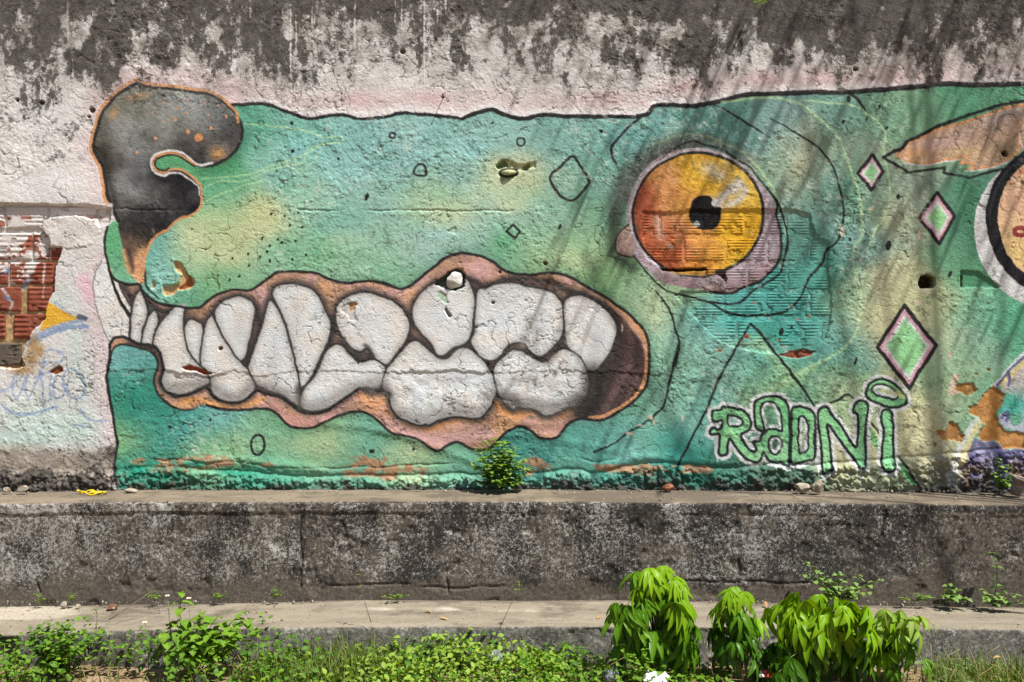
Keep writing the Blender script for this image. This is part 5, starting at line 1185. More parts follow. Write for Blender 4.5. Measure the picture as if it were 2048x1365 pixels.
cassava('shrub', gbase(1476, -.98), hubs_of(h2, -1.0, .08), -.98, .125, [M_cassd, M_cass, M_cassy], 'narrow dark green drooping shrub in front of a gap in the step', 'drooping shrubs by the step')
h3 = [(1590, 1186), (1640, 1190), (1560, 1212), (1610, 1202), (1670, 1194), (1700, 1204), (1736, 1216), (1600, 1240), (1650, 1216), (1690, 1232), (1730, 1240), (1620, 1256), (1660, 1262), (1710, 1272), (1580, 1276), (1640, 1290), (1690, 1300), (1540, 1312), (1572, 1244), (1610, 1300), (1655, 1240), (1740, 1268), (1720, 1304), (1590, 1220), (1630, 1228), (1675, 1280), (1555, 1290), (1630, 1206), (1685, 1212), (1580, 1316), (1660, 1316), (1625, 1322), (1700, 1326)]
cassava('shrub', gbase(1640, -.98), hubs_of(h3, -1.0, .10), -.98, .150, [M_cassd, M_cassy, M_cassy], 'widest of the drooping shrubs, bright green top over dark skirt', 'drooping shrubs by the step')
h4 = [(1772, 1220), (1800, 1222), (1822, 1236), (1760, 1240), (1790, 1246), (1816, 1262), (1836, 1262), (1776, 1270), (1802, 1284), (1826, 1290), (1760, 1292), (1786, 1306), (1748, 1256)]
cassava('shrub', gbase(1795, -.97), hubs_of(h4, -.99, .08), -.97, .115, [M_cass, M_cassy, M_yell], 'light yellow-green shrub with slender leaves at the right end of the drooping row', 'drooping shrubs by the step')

# upright weeds with paired leaves -----------------------------------------------------------------
def weed(name, base, tips, meshes, label, cat='plant', group=None, pairs=7, start=.25, lsize=(.7, 1.1), r=.003, stem=None, up=.35, bend=.03):
    root = empty(name, base); tag(root, label, cat, group)
    tb = []
    for tp in tips:
        e = tp - base
        c = e * .55 + Vector((rnd(-bend, bend), rnd(-bend, bend), abs(e.z) * .12))
        path = [Vector((0, 0, 0)) * 1 + (e * 0)]
        for k in range(1, 9):
            t = k / 8; path.append(c * (2 * t * (1 - t)) + e * t * t)
        tb.append((path, r, r * .45))
        for k in range(pairs):
            t = start + (1 - start) * (k + rnd(-.2, .2)) / max(1, pairs - 1); t = min(max(t, .05), 1)
            p = c * (2 * t * (1 - t)) + e * t * t
            a = k * 1.57 + rnd(-.5, .5)
            s = rnd(*lsize) * (1.05 - .35 * t if k < pairs - 1 else .6)
            for q in (0, math.pi):
                d = Vector((math.cos(a + q), math.sin(a + q), rnd(-.15, up)))
                put_leaf(random.choice(meshes), root, p, d, Vector((rnd(-.3, .3), rnd(-.3, .3), 1)), s)
    link('stem', tubes_mesh('stem', tb, stem or M_stem), root)
    return root
L_lant = simple_leaf(M_weed, .062, .040, 5, .7, .12, 1.6, .45, 7)
L_small = simple_leaf(M_weed, .034, .023, 5, .5)
L_dark = simple_leaf(M_weedd, .040, .027, 5, .5)
L_pale = simple_leaf(M_pale, .050, .036, 5, .5, .08, 1.5, .5)
L_tiny = simple_leaf(M_weed, .020, .014, 4, .4)
Yp = -.92
weed('leafy_weed', gbase(372, -.95), [at(362, 1186, -.9), at(405, 1226, -.95), at(432, 1238, -.98), at(485, 1228, -.9), at(500, 1240, -.9), at(420, 1270, -1.05), at(455, 1282, -1.05), at(395, 1275, -1.05), at(350, 1245, -.92), at(470, 1262, -1.0), at(440, 1250, -.95), at(410, 1250, -1.0), at(380, 1262, -1.02), at(515, 1262, -.95), at(330, 1268, -.95)], L_lant, 'tall weed with toothed drooping leaves and one stem rising above the step', pairs=6, start=.35, lsize=(1.0, 1.5), up=.05)
weed('leafy_weed', gbase(110, -.95), [at(60, 1256, -.95), at(85, 1250, -.95), at(112, 1252, -.92), at(140, 1250, -.95), at(165, 1262, -.95), at(130, 1278, -1.05), at(90, 1285, -1.05), at(155, 1295, -1.05), at(60, 1290, -1.02), at(110, 1268, -1.0), at(75, 1262, -.98), at(125, 1246, -.93), at(98, 1248, -.94), at(150, 1268, -1.0), at(175, 1280, -1.0), at(200, 1275, -.95), at(230, 1282, -.95)], L_dark + L_small[:2], 'rounded weed bush in front of the broken left end of the step', pairs=8, start=.2, lsize=(.9, 1.5))
weed('leafy_weed', gbase(18, -1.0), [at(10, 1290, -1.0), at(30, 1300, -1.0), at(45, 1325, -1.05), at(8, 1330, -1.05), at(60, 1340, -1.1)], L_small, 'sprawling small-leaved weed at the bottom left corner', pairs=7, start=.1)
weed('leafy_weed', gbase(1285, -1.08), [at(1262, 1268, -1.05), at(1240, 1290, -1.1), at(1290, 1300, -1.12), at(1225, 1320, -1.12), at(1300, 1325, -1.15), at(1265, 1310, -1.14)], L_small, 'round-leaved weed at the foot of the leftmost drooping shrub', pairs=7, start=.2)
# weeds on the ledge and in the joints
lz = Vector((0, 0, 0))
weed('ledge_bush', at(1003, 979, -.075), [at(950, 896, -.09), at(972, 884, -.10), at(990, 880, -.12), at(1010, 884, -.10), at(1030, 896, -.12), at(1050, 920, -.12), at(945, 930, -.1), at(960, 950, -.14), at(1045, 950, -.13), at(1000, 915, -.18), at(1020, 940, -.18), at(980, 945, -.18), at(1010, 900, -.15), at(965, 915, -.14), at(1058, 938, -.1), at(985, 900, -.14), at(1000, 930, -.2), at(1035, 925, -.16), at(975, 930, -.17), at(1015, 958, -.2), at(990, 962, -.2), at(1040, 965, -.14), at(958, 965, -.12), at(1005, 890, -.12), at(1025, 910, -.16)], simple_leaf(M_pale, .040, .028, 4, .4) + simple_leaf(M_weed, .040, .028, 4, .4), 'small leafy bush growing out of the foot of the mural on the ledge', 'bush', pairs=8, start=.35, lsize=(1.05, 1.6))
weed('ledge_sprig', at(2006, 980, -.09), [at(1996, 918, -.1), at(2015, 930, -.12), at(1990, 945, -.12), at(2010, 960, -.14), at(2022, 950, -.1)], L_small + L_pale[:2], 'upright green sprig beside the clay pipe at the right end of the ledge', 'plant', pairs=6, start=.15)
weed('joint_weed', at(1680, 1205, -.42), [at(1615, 1125, -.44), at(1606, 1150, -.45), at(1635, 1142, -.46), at(1660, 1160, -.47), at(1680, 1146, -.46), at(1720, 1152, -.46), at(1762, 1160, -.46), at(1700, 1175, -.5), at(1740, 1185, -.5), at(1650, 1180, -.5)], L_pale, 'straggling grey-green weed against the ledge behind the widest shrub', pairs=6, start=.25)
weed('joint_weed', at(1985, 1212, -.43), [at(1986, 1106, -.44), at(1962, 1180, -.46), at(2010, 1175, -.46), at(2030, 1190, -.5), at(1970, 1195, -.5), at(2000, 1200, -.52), at(2045, 1205, -.5)], L_pale + L_small[:2], 'weed with one thin tall stalk against the right end of the ledge', pairs=5, start=.3)
weed('joint_weed', at(1910, 1203, -.42), [at(1900, 1168, -.44), at(1915, 1180, -.45), at(1890, 1192, -.47), at(1935, 1198, -.47)], L_pale, 'low brownish-topped weed in the joint left of the tall-stalked one', pairs=4, start=.3)
weed('joint_weed', at(1835, 1203, -.42), [at(1800, 1196, -.44), at(1830, 1188, -.44), at(1850, 1192, -.45), at(1868, 1196, -.45)], L_tiny + L_pale[:1], 'flat mat of small weeds in the joint behind the light green shrub', pairs=5, start=.2)
for px, py, n, lab in ((147, 1206, 3, 'tiny sprout in the joint beside two pale pebbles'), (84, 1209, 3, 'tiny grassy sprout in the joint above the white lime patch'), (309, 1202, 3, 'tiny sprout in the joint left of the tall weed'), (437, 1200, 4, 'small two-tufted sprout in the joint right of the tall weed'), (549, 1197, 5, 'bright sprout with round leaves at the foot of the cracked ledge'), (790, 1198, 6, 'flat green weed lying along the joint mid-ledge')):
    weed('joint_sprout', at(px, py, -.40), [at(px + rnd(-16, 16) * (1.6 if n == 6 else 1), py - rnd(6, 20) * (.5 if n == 6 else 1), -.42 + rnd(-.02, .01)) for _ in range(n)], L_tiny, lab, 'plant', 'sprouts along the joint', pairs=3, start=.4, r=.0015)
weed('wall_sprig', Vector((1.245, -.03, 2.452)), [at(1508, 6, -.06), at(1520, 10, -.07), at(1530, 4, -.05)], L_small, 'small green sprig hanging over the top of the mould-black wall', pairs=2, start=.7, r=.0015)
weed('thin_stalk', at(742, 1245, -.80), [at(716, 1150, -.80)], L_tiny, 'thin leaning stalk with tiny leaves standing before the ledge', pairs=3, start=.5, r=.0016, stem=M_wood)
weed('thin_stalk', at(1000, 1255, -.82), [at(1040, 1165, -.80)], L_tiny, 'thin forked stalk leaning right in front of the mid step', pairs=3, start=.8, r=.0016, stem=M_wood)
weed('thin_stalk', at(192, 1258, -.86), [at(190, 1218, -.86)], L_tiny, 'single straight stalk with a leaf rosette on top near the left step edge', pairs=2, start=.9, r=.0020, lsize=(1.2, 1.6))

# masses nobody could count: ground cover and grass ------------------------------------------------
def mass_leaves(name, mat, n, xr, prof, L, label, Yr=(-1.32, -.80), tiltup=.7, bare=None, seed=1):
    rg = np.random.default_rng(seed)
    px = rg.uniform(xr[0], xr[1], n); Y = rg.uniform(Yr[0], Yr[1], n)
    d = Y + CAM_D; X = (px - 1024) / 1991 * d
    gz = ground_z(X, Y)
    top = CAM_Z - (np.interp(px, *prof) - 682.5) / 1991 * (-.88 + CAM_D)
    cl = fbm(X * 400, Y * 400, 50, 3, seed + 40)
    hgt = np.clip((top - gz) * (1 + .5 * cl), .015, .4) * sstep(Yr[0] - .25, Yr[0] + .3, Y)
    zz = gz + hgt * rg.uniform(0.05, 1, n) ** .6
    keep = np.ones(n, bool)
    if bare is not None:
        for bx0, bx1, by in bare: keep &= ~((px > bx0) & (px < bx1) & (Y < by))
    az = rg.uniform(0, 2 * np.pi, n); el = rg.normal(.1, .45, n); ro = rg.normal(0, .5, n)
    v, f, e = blade(1.0, .66, 3, .4, .25, 1.8, .5)
    v = np.array(v); f = np.array(f); nv = len(v)
    sc = L * rg.uniform(.6, 1.3, n)
    dx = np.stack([np.cos(az) * np.cos(el), np.sin(az) * np.cos(el), np.sin(el)], -1)
    side = np.stack([-np.sin(az), np.cos(az), 0 * az], -1)
    nrm = np.cross(side, dx) * -1
    nrm = np.where((nrm[:, 2:3] < 0), -nrm, nrm)
    s2 = side * np.cos(ro)[:, None] + nrm * np.sin(ro)[:, None]; n2 = np.cross(s2, dx); n2 = np.where(n2[:, 2:3] < 0, -n2, n2)
    P = np.stack([X, Y, zz], -1)[:, None, :] + sc[:, None, None] * (v[None, :, 0:1] * s2[:, None] + v[None, :, 1:2] * dx[:, None] + v[None, :, 2:3] * n2[:, None])
    P = P[keep]; m = keep.sum()
    F = (f[None] + (np.arange(m) * nv)[:, None, None]).reshape(-1, 4)
    me = mesh_from(name, P.reshape(-1, 3), F, mat)
    at_ = me.attributes.new('vein', 'FLOAT', 'POINT'); at_.data.foreach_set('value', np.tile(np.array(e, dtype=np.float32) * .5, m))
    o = link(name, me); tag(o, label, 'ground cover', kind='stuff'); return o
prof_l = ([-200, 0, 50, 100, 170, 240, 300, 360, 430, 510, 560, 640, 700], [1270, 1285, 1258, 1246, 1246, 1258, 1254, 1246, 1240, 1240, 1270, 1290, 1300])
prof_c = ([560, 640, 700, 760, 850, 920, 1000, 1060, 1130, 1200, 1280, 1340, 1420], [1318, 1312, 1306, 1292, 1284, 1278, 1282, 1296, 1305, 1300, 1288, 1316, 1330])
prof_r = ([1180, 1300, 1420, 1500, 1600, 1750, 1860, 1950, 2050, 2300], [1318, 1322, 1330, 1340, 1346, 1346, 1330, 1325, 1322, 1322])
mass_leaves('ground_cover', M_weedd, 1500, (-260, 640), prof_l, .028, 'dark green tangle of low weeds left of the grass', bare=[(140, 330, -.97)], seed=11)
mass_leaves('ground_cover', M_weed, 1100, (-260, 620), prof_l, .022, 'fresh green small-leaved weeds among the left tangle', bare=[(140, 330, -.97)], seed=12)
mass_leaves('ground_cover', M_yell, 2600, (600, 1130), prof_c, .026, 'pale yellow-green creeping weeds below the middle of the step', seed=13)
mass_leaves('ground_cover', M_weedd, 1100, (600, 1200), prof_c, .026, 'darker leaves under the yellow-green creeping weeds', seed=14)
mass_leaves('ground_cover', M_weed, 1500, (1040, 1460), prof_c, .026, 'creeping weeds left of and under the leftmost drooping shrub', seed=15)
mass_leaves('ground_cover', M_pale, 1300, (1330, 2300), prof_r, .018, 'sparse small weeds on the bare soil under the shrubs', bare=[(1560, 1860, -.93)], seed=16)

def mass_grass(name, n, clumps, label, seed, lo=.06, hi=.17, wd=.0032):
    rg = np.random.default_rng(seed)
    V = []; F = []
    ci = rg.integers(0, len(clumps), n); CA = np.array(clumps)[ci]
    pxa = rg.normal(CA[:, 0], CA[:, 1]); Ya = rg.uniform(CA[:, 2], CA[:, 3]); Xa = (pxa - 1024) / 1991 * (Ya + CAM_D); za = ground_z(Xa, Ya)
    for k in range(n):
        X, Y, z, hs = Xa[k], Ya[k], za[k], CA[k, 4]
        L = rg.uniform(lo, hi) * hs; a = rg.uniform(0, 6.283); lean = abs(rg.normal(.25, .7)); w = wd * rg.uniform(.6, 1.3)
        h = np.array([math.cos(a), math.sin(a), 0]); s = np.array([-math.sin(a), math.cos(a), 0]); p = np.array([X, Y, z]); th = .15 + lean * .3
        b = len(V)
        for q in range(5):
            t = q / 4; ww = w * (1 - t) ** .7
            V += [p - s * ww, p + s * ww]
            p = p + L / 4 * (h * math.sin(th) + np.array([0, 0, 1]) * math.cos(th)); th += lean * .55
        F += [(b + 2 * q, b + 2 * q + 1, b + 2 * q + 3, b + 2 * q + 2) for q in range(4)]
    me = mesh_from(name, np.array(V), np.array(F), M_grass)
    at_ = me.attributes.new('vein', 'FLOAT', 'POINT'); at_.data.foreach_set('value', np.zeros(len(V), dtype=np.float32))
    tag(link(name, me), label, 'grass', kind='stuff')
mass_grass('grass', 3200, [(620, 36, -1.15, -.8, 1.0), (690, 40, -1.1, -.8, 1.15), (745, 30, -1.05, -.82, 1.0), (660, 60, -1.2, -.85, .8), (850, 70, -.9, -.8, .9), (580, 40, -1.2, -.9, .8), (540, 40, -1.1, -.85, .9), (650, 60, -1.3, -1.0, .9)], 'clump of thin bladed grass growing up over the middle step edge', 21)
mass_grass('grass', 1500, [(1940, 50, -1.2, -.82, .8), (2010, 50, -1.2, -.85, .9), (1890, 30, -1.15, -.85, .7), (2120, 80, -1.2, -.85, .9), (2250, 90, -1.2, -.85, .9)], 'wispy grass in front of the right end of the step', 22)
mass_grass('grass', 900, [(150, 140, -1.3, -.85, .7), (420, 160, -1.3, -.85, .8), (1000, 200, -1.3, -.82, .6), (1250, 120, -1.25, -.85, .6), (1650, 160, -1.2, -.9, .4), (-80, 90, -1.2, -.85, .8)], 'scattered single grass blades among the weeds', 23)

# the tree whose crown shades the right half of the wall, standing out of the picture -----------------
def shade_tree():
    base = Vector((5.3, -2.3, GZ0 - .05))
    root = empty('shade_tree', base)
    tag(root, 'tree at the right whose feathery crown overhangs and dapples the wall', 'tree')
    rg = random.Random(5)
    centre = []
    V = []; F = []
    v0, f0, _ = blade(1.0, .085, 2, .3, .1, 1.8, .5)
    inv = (SUN_TRAVEL / -SUN_TRAVEL.z)
    twigs = []
    def want(x, z):
        px = 1024 + x * 400; py = 981 - z * 400
        if px < 1030: return 0
        w = .10 + .62 * min(1, max(0, (px - 1030) / 420.0))
        if py < 260: w += .08 * min(1, (px - 1050) / 300.0)
        if px > 1650 and py > 540: w *= .3
        if py > 620: w *= .55
        if 1640 < px < 1900 and 300 < py < 620: w *= .8
        if py > 880: w *= .5
        if 1270 < px < 1680 and 400 < py < 720: w *= .45
        if px > 2100: w *= .7
        return w
    tries = 0
    while len(twigs) < 185 and tries < 9000:
        tries += 1
        x = rg.uniform(0, 3.3); z = rg.uniform(-.15, 2.7)
        if rg.random() > want(x, z): continue
        t = max(2.75 - z, 1.9) + rg.uniform(0, 1.2)
        twigs.append(Vector((x, 0, z)) - inv * t)
    for tw in twigs:
        a = rg.uniform(0, 6.283); d = Vector((math.cos(a), math.sin(a), -rg.uniform(.3, 1.4))).normalized()
        Lt = rg.uniform(.2, .5); sd_ = d.cross(Vector((0, 0, 1))).normalized()
        k = 9
        for q in range(k):
            p = tw + d * (Lt * q / k)
            for s in (-1, 1):
                dd = Vector((-.41 + rg.gauss(0, .07), rg.gauss(0, .35), -.92 + rg.uniform(-.1, .1))).normalized()
                O = orient(dd, Vector((rg.uniform(-.6, .6), rg.uniform(-.6, .6), 1)))
                sc = rg.uniform(.09, .18)
                b = len(V)
                V += [tuple(p - base + sc * (O @ Vector(c))) for c in v0]; F += [tuple(i + b for i in c) for c in f0]
    me = mesh_from('crown', np.array(V), F, M_tree)
    at_ = me.attributes.new('vein', 'FLOAT', 'POINT'); at_.data.foreach_set('value', np.zeros(len(V), dtype=np.float32))
    link('crown', me, root)
    fork = Vector((-.35, .1, 3.6))
    link('trunk', tubes_mesh('trunk', [([Vector((0, 0, 0)), Vector((.05, .02, 1.2)), Vector((-.1, .05, 2.5)), fork], .14, .09)], M_bark, 10), root)
    lim = []
    for k in range(9):
        tgt = twigs[(k * 67) % len(twigs)] - base
        lim.append(([fork, fork * .5 + tgt * .5 + Vector((0, 0, .5)), tgt + Vector((0, 0, .1))], .022, .006))
    link('limb', tubes_mesh('limb', lim, M_bark, 6), root)
shade_tree()
# ------------------------------------------------------------------ small things
def rock(name, loc, size, mat, label, cat='stone', group=None, seed=1, parent=None, squash=.7, rough=.28):
    bm = bmesh.new(); bmesh.ops.create_icosphere(bm, subdivisions=3, radius=1.0)
    rg = random.Random(seed)
    # a few cutting planes make it angular
    planes = [(Vector((rg.gauss(0, 1), rg.gauss(0, 1), rg.gauss(0, 1))).normalized(), rg.uniform(.55, .9)) for _ in range(9)]
    co = np.array([v.co[:] for v in bm.verts]); nz = fbm(co[:, 0] * 2 + seed * 7.1 + co[:, 2] * 1.7, co[:, 1] * 2 - co[:, 2] * 1.3, 1.0, 3, seed)
    for v, q in zip(bm.verts, nz):
        p = v.co * (1 + rough * float(q))
        for nn, d in planes:
            e = p.dot(nn) - d
            if e > 0: p -= nn * e * .9
        v.co = Vector((p.x * size[0], p.y * size[1], p.z * size[2]))
    zmin = min(v.co.z for v in bm.verts)
    for v in bm.verts: v.co.z -= zmin + .003
    me = bpy.data.meshes.new(name); bm.to_mesh(me); bm.free(); me.materials.append(mat)
    for p in me.polygons: p.use_smooth = False
    o = link(name, me, parent, loc); o.rotation_euler.z = rg.uniform(-.5, .5)
    if label: tag(o, label, cat, group)
    return o
M_stone = plain('pale_stone', (.34, .29, .22), .9, .1, (60, .006), 25); M_white = plain('white_render_lump', (.55, .53, .49), .9, .1, (60, .008), 25)
M_redst = plain('red_brick_fragment', (.26, .11, .06), .9, .1, (60, .006), 25); M_clod = plain('brown_clod', (.15, .075, .045), .95, .1, (60, .01), 25); M_rubb = plain('rubble', (.30, .25, .19), .9, .1, (60, .01), 25)
rock('lodged_stone', Vector(((909 - 1024) / 400, .012, (981 - 577) / 400)), (.042, .034, .048), M_white, None, seed=4, parent=wall, rough=.2)
rock('stone', at(1606, 984, -.10), (.046, .032, .025), M_stone, 'flat beige stone under the lettering, left of its taller neighbour', group='stones on the ledge', seed=5)
rock('stone', at(1636, 986, -.13), (.036, .032, .034), M_stone, 'angular beige stone with pointed top under the lettering', group='stones on the ledge', seed=6)
rock('brick_fragment', at(1337, 981, -.07), (.036, .028, .018), M_redst, 'reddish brick fragment at the foot of the black triangle line', seed=7)
rock('stone', at(263, 986, -.12), (.034, .024, .015), M_stone, 'pale wedge-shaped stone lying right of the yellow rope', group='stones on the ledge', seed=8)
rock('stone', at(46, 984, -.10), (.030, .022, .020), M_rubb, 'crumbled stone at the left end of the ledge', group='stones on the ledge', seed=9)
rock('stone', at(14, 984, -.10), (.022, .018, .014), M_rubb, 'leftmost small lump of rubble on the ledge', group='stones on the ledge', seed=10)
rock('pebble', at(128, 1214, -.42), (.018, .014, .016), M_stone, 'larger of two pale pebbles on the left of the step', group='pebbles on the step', seed=11)
rock('pebble', at(156, 1214, -.43), (.013, .010, .008), M_stone, 'smaller of two pale pebbles on the left of the step', group='pebbles on the step', seed=12)
rock('dirt_clod', at(224, 1221, -.46), (.030, .022, .016), M_clod, 'dark brown crumbly clod on the step', 'clod', seed=13, rough=.5)
rock('stone', at(402, 1366, -1.0), (.026, .022, .022), M_white, 'white stone half sunk in weeds at the bottom edge', seed=14)

# yellow rope
M_rope = plain('yellow_nylon_rope', (.62, .46, .012), .5, .4, (400, .002), 200)
rp = [(155, 984, -.12), (158, 978, -.10), (172, 976, -.09), (186, 980, -.11), (192, 985, -.14), (186, 987, -.17), (178, 986, -.18), (190, 985, -.16), (204, 984, -.15), (213, 984, -.14), (206, 987, -.17), (194, 986, -.15), (183, 983, -.12), (170, 981, -.12), (160, 984, -.14), (172, 987, -.17), (186, 988, -.19), (200, 986, -.18)]
rpts = [tuple(at(x, y, Y)) for x, y, Y in rp]
rs = spline([p[:2] for p in rpts], False, 6); path = [Vector((a, b, .010 + .006 * math.sin(i * .45))) for i, (a, b) in enumerate(rs)]
rope = link('yellow_rope', tubes_mesh('yellow_rope', [(path, .0042, .0042)], M_rope, 7)); tag(rope, 'tangled bright yellow rope lying on the left of the ledge', 'rope')

# nail in the wall
v, f = tube([Vector((0, .03, 0)), Vector((0, -.045, .004))], .0022, .0022, 8); v2, f2 = tube([Vector((0, -.044, .004)), Vector((0, -.047, .004))], .0045, .0045, 8)
nb_ = len(v); nail = link('nail', mesh_from('nail', np.array(v + v2), f + [tuple(i + nb_ for i in q) for q in f2], plain('rusty_iron', (.12, .06, .035), .7, .4)), wall, ((887 - 1024) / 400, -.004, (981 - 195) / 400))

# clay pipe end
def lathe(prof, n=28):
    V = [(r * math.cos(2 * math.pi * k / n), r * math.sin(2 * math.pi * k / n), z) for r, z in prof for k in range(n)]
    F = [(i * n + k, i * n + (k + 1) % n, (i + 1) * n + (k + 1) % n, (i + 1) * n + k) for i in range(len(prof) - 1) for k in range(n)]
    return np.array(V), F
Vv, Ff = lathe([(.0005, .0), (.026, 0), (.028, .01), (.030, .05), (.031, .072), (.037, .075), (.038, .084), (.036, .088), (.031, .088), (.029, .08), (.026, .02), (.0005, .015)])
pipe = link('clay_pipe', mesh_from('clay_pipe', Vv, Ff, plain('weathered_clay', (.22, .17, .135), .85, .2, (80, .003), 40)), None, at(2030, 990, -.15) + Vector((0, 0, .0)))
pipe.rotation_euler = (math.radians(16), math.radians(10), .3); pipe.location.z = .002
tag(pipe, 'short grey-brown clay pipe standing open end up at the right end of the ledge', 'pipe')

# crumpled litter
def crumple(name, loc, sx, sy, sz, mat, label, seed, n=26, cat='litter'):
    u = np.linspace(-1, 1, n); A, B = np.meshgrid(u, u)
    r = np.sqrt(A ** 2 + B ** 2)
    h = (1 - .5 * r) * .5 + .55 * np.abs(fbm(A * 100, B * 100, 60, 3, seed)) + .35 * np.abs(fbm(A * 100, B * 100, 24, 3, seed + 1))
    X = A * sx * (1 - .25 * B * B) + sx * .18 * fbm(A * 100, B * 100, 50, 2, seed + 2); Y = B * sy * (1 - .25 * A * A) + sy * .18 * fbm(A * 100, B * 100, 50, 2, seed + 3)
    Zq = sz * (h - .35 * sstep(.75, 1.4, r))
    me = mesh_from(name, np.stack([X, Y, Zq], -1).reshape(-1, 3), grid_faces(n, n, True), mat, smooth=False)
    o = link(name, me, None, loc); sm = o.modifiers.new('thickness', 'SOLIDIFY'); sm.thickness = .0008
    tag(o, label, cat); return o
n_ = NT('clear_plastic'); n_.b.inputs['Transmission Weight'].default_value = .9; n_.b.inputs['IOR'].default_value = 1.2; M_clear = n_.done((.86, .90, .94), .18, None, .6)
M_bag = plain('white_plastic', (.78, .78, .76), .4, .4)
o = crumple('plastic_bag', at(990, 1316, -1.02), .034, .026, .030, M_clear, 'crumpled clear plastic bag caught in the yellow-green weeds', 31); o.rotation_euler = (math.radians(60), .2, .3)
o = crumple('plastic_bag', at(1222, 1350, -1.1), .03, .03, .04, M_clear, 'scrap of clear plastic in weeds left of the white bag', 32); o.rotation_euler = (math.radians(50), .2, -.3)
o = crumple('white_bag', at(1312, 1366, -1.12), .05, .05, .05, M_bag, 'crumpled white plastic bag at the bottom edge below the tall shrub', 33)
def wrapper():
    n = NT('printed_foil_wrapper')
    sp = n.t.nodes.new('ShaderNodeSeparateXYZ'); n.t.links.new(n.co.outputs['Object'], sp.inputs[0])
    k = n.step(-.012, -.010, sp.outputs[0]); k2 = n.step(-.028, -.026, sp.outputs[0])
    c = n.mix(k2, (.02, .12, .45), n.mix(k, (.75, .72, .66), (.55, .05, .02)))
    return n.done(c, .3, None, .5)
o = crumple('snack_wrapper', at(1530, 1350, -1.02), .036, .02, .018, wrapper(), 'crumpled red and blue snack wrapper under the drooping shrubs', 34); o.rotation_euler = (math.radians(28), 0, .1)

# dry stick and dead leaves
stick = link('dry_stick', tubes_mesh('dry_stick', [([at(218, 1240, -.72), at(240, 1226, -.70), at(270, 1206, -.66), at(302, 1184, -.62)], .0026, .0016)], M_wood, 6)); tag(stick, 'thin dry stick leaning over the step behind the weeds', 'stick')
M_dead = leaf_material('dead_leaf', (.32, .17, .06), (.44, .28, .12), .8, .15)
L_dead = simple_leaf(M_dead, .04, .018, 3, .5)
for px, py, Y, lab in ((1436, 1241, -.70, 'long brown dead leaf on the step between two shrubs'), (1470, 1243, -.72, 'short brown dead leaf on the step just left of the narrow shrub'), (850, 1224, -.58, 'dead leaf lying alone mid-step'), (880, 1238, -.68, 'smaller dead leaf near the front of the mid-step'), (1200, 1233, -.66, 'dead leaf on the step left of the tall shrub'), (2003, 1318, -.95, 'curled pale dead leaf in the grass at the right'), (505, 1218, -.56, 'reddish dead leaf on the step above the grass'), (1530, 1206, -.44, 'dead leaf at the joint behind the narrow shrub')):
    o = bpy.data.objects.new('dead_leaf', random.choice(L_dead)); COL.objects.link(o); o.location = at(px, py, Y); o.rotation_euler = (rnd(-.3, .3), rnd(-.3, .3), rnd(0, 6)); 
    if py < 1300: o.location.z = max(o.location.z, -.452)
    o.location.z += .006
    tag(o, lab, 'leaf', 'dead leaves')
# white daisies with yellow eyes
M_pet = plain('white_petal', (.78, .77, .72), .6); M_eye = plain('yellow_floret', (.62, .38, .02), .7)
def daisy(px, py, Y, lab, bpx):
    b = gbase(bpx, -.93); root = empty('daisy', b); tag(root, lab, 'flower', 'daisies in the weeds')
    tip = at(px, py, Y) - b
    link('stem', tubes_mesh('stem', [([Vector((0, 0, 0)), tip * .5 + Vector((.01, 0, .02)), tip], .0016, .0012)], M_stem), root)
    v, f, e = blade(.011, .008, 2, .2, .1, 2.5, .4)
    for k in range(6):
        put_leaf(PET, root, tip, Vector((math.cos(k * 1.05), math.sin(k * 1.05) - .3, .3)), Vector((0, -.5, 1)), 1.0, 'petal')
    bm = bmesh.new(); bmesh.ops.create_icosphere(bm, subdivisions=2, radius=.0045)
    for v_ in bm.verts: v_.co.z *= .7
    me = bpy.data.meshes.new('flower_eye'); bm.to_mesh(me); bm.free(); me.materials.append(M_eye); link('flower_eye', me, root, tip + Vector((0, -.001, .003)))
v, f, e = blade(.011, .009, 2, .2, .1, 2.5, .4); PET = leafmesh('petal', M_pet, [(v, f, e, Matrix.Identity(4))])
daisy(335, 1193, -.90, 'white daisy with yellow eye held just left of the tall weed', 338)
daisy(290, 1246, -.93, 'white daisy with yellow eye left of and below the taller one', 296)
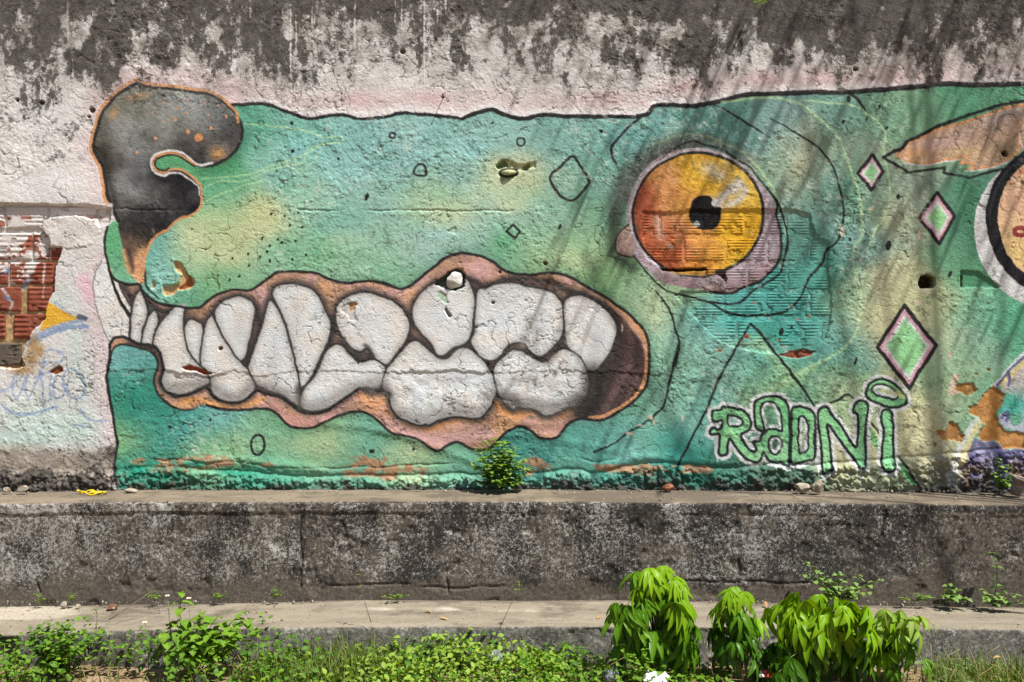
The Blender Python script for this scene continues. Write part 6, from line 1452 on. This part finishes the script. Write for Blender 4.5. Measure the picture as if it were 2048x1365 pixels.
daisy(378, 1198, -.92, 'faded pale flower head right of the tall weed tip', 376)
daisy(441, 1262, -.98, 'small yellow-eyed flower among the toothed leaves', 440)

# grit along the joints and dry stalks in the weeds: too many to count
rg_ = np.random.default_rng(77)
gv = np.array([(1, 0, 0), (-1, 0, 0), (0, 1, 0), (0, -1, 0), (0, 0, 1), (0, 0, -.3)]); gf = np.array([(0, 2, 4), (2, 1, 4), (1, 3, 4), (3, 0, 4), (2, 0, 5), (1, 2, 5), (3, 1, 5), (0, 3, 5)])
def grit(n, yr, z0, skew, lab, mat):
    X = rg_.uniform(-2.8, 2.8, n); t = rg_.uniform(0, 1, n) ** skew; Y = yr[0] + (yr[1] - yr[0]) * t
    s = rg_.uniform(.0012, .0045, n) * rg_.choice([1, 1, 1, 2.2], n)
    P = np.stack([X, Y, np.full(n, z0)], -1)
    V = P[:, None] + s[:, None, None] * gv[None] * rg_.uniform(.6, 1.3, (n, 6, 1))
    F = (gf[None] + (np.arange(n) * 6)[:, None, None]).reshape(-1, 3)
    tag(link('grit', mesh_from('grit', V.reshape(-1, 3), F, mat, False)), lab, 'grit', kind='stuff')
grit(900, (-.05, -.36), .004, 2.2, 'loose grit and crumbs of render along the back of the ledge', M_rubb)
grit(900, (-.385, -.77), -.458, 2.4, 'loose grit in the joint at the back of the step', M_rubb)
dry = []
for k in range(150):
    px = random.choice((rnd(-50, 560), rnd(560, 1200), rnd(1180, 1500), rnd(1850, 2100))); Y = rnd(-1.2, -.82)
    b = gbase(px, Y); a = rnd(0, 6.28); L = rnd(.06, .22); el = rnd(.1, 1.3)
    d = Vector((math.cos(a) * math.cos(el), math.sin(a) * math.cos(el) * .5, math.sin(el)))
    dry.append(([b + Vector((0, 0, .02)), b + d * L * .5 + Vector((0, 0, .03)), b + d * L + Vector((rnd(-.03, .03), 0, -.01))], .0016, .0007))
tag(link('dry_stalks', tubes_mesh('dry_stalks', dry, plain('dry_straw', (.34, .25, .12), .8), 4)), 'thin dry stalks tangled through the weeds', 'stalks', kind='stuff')
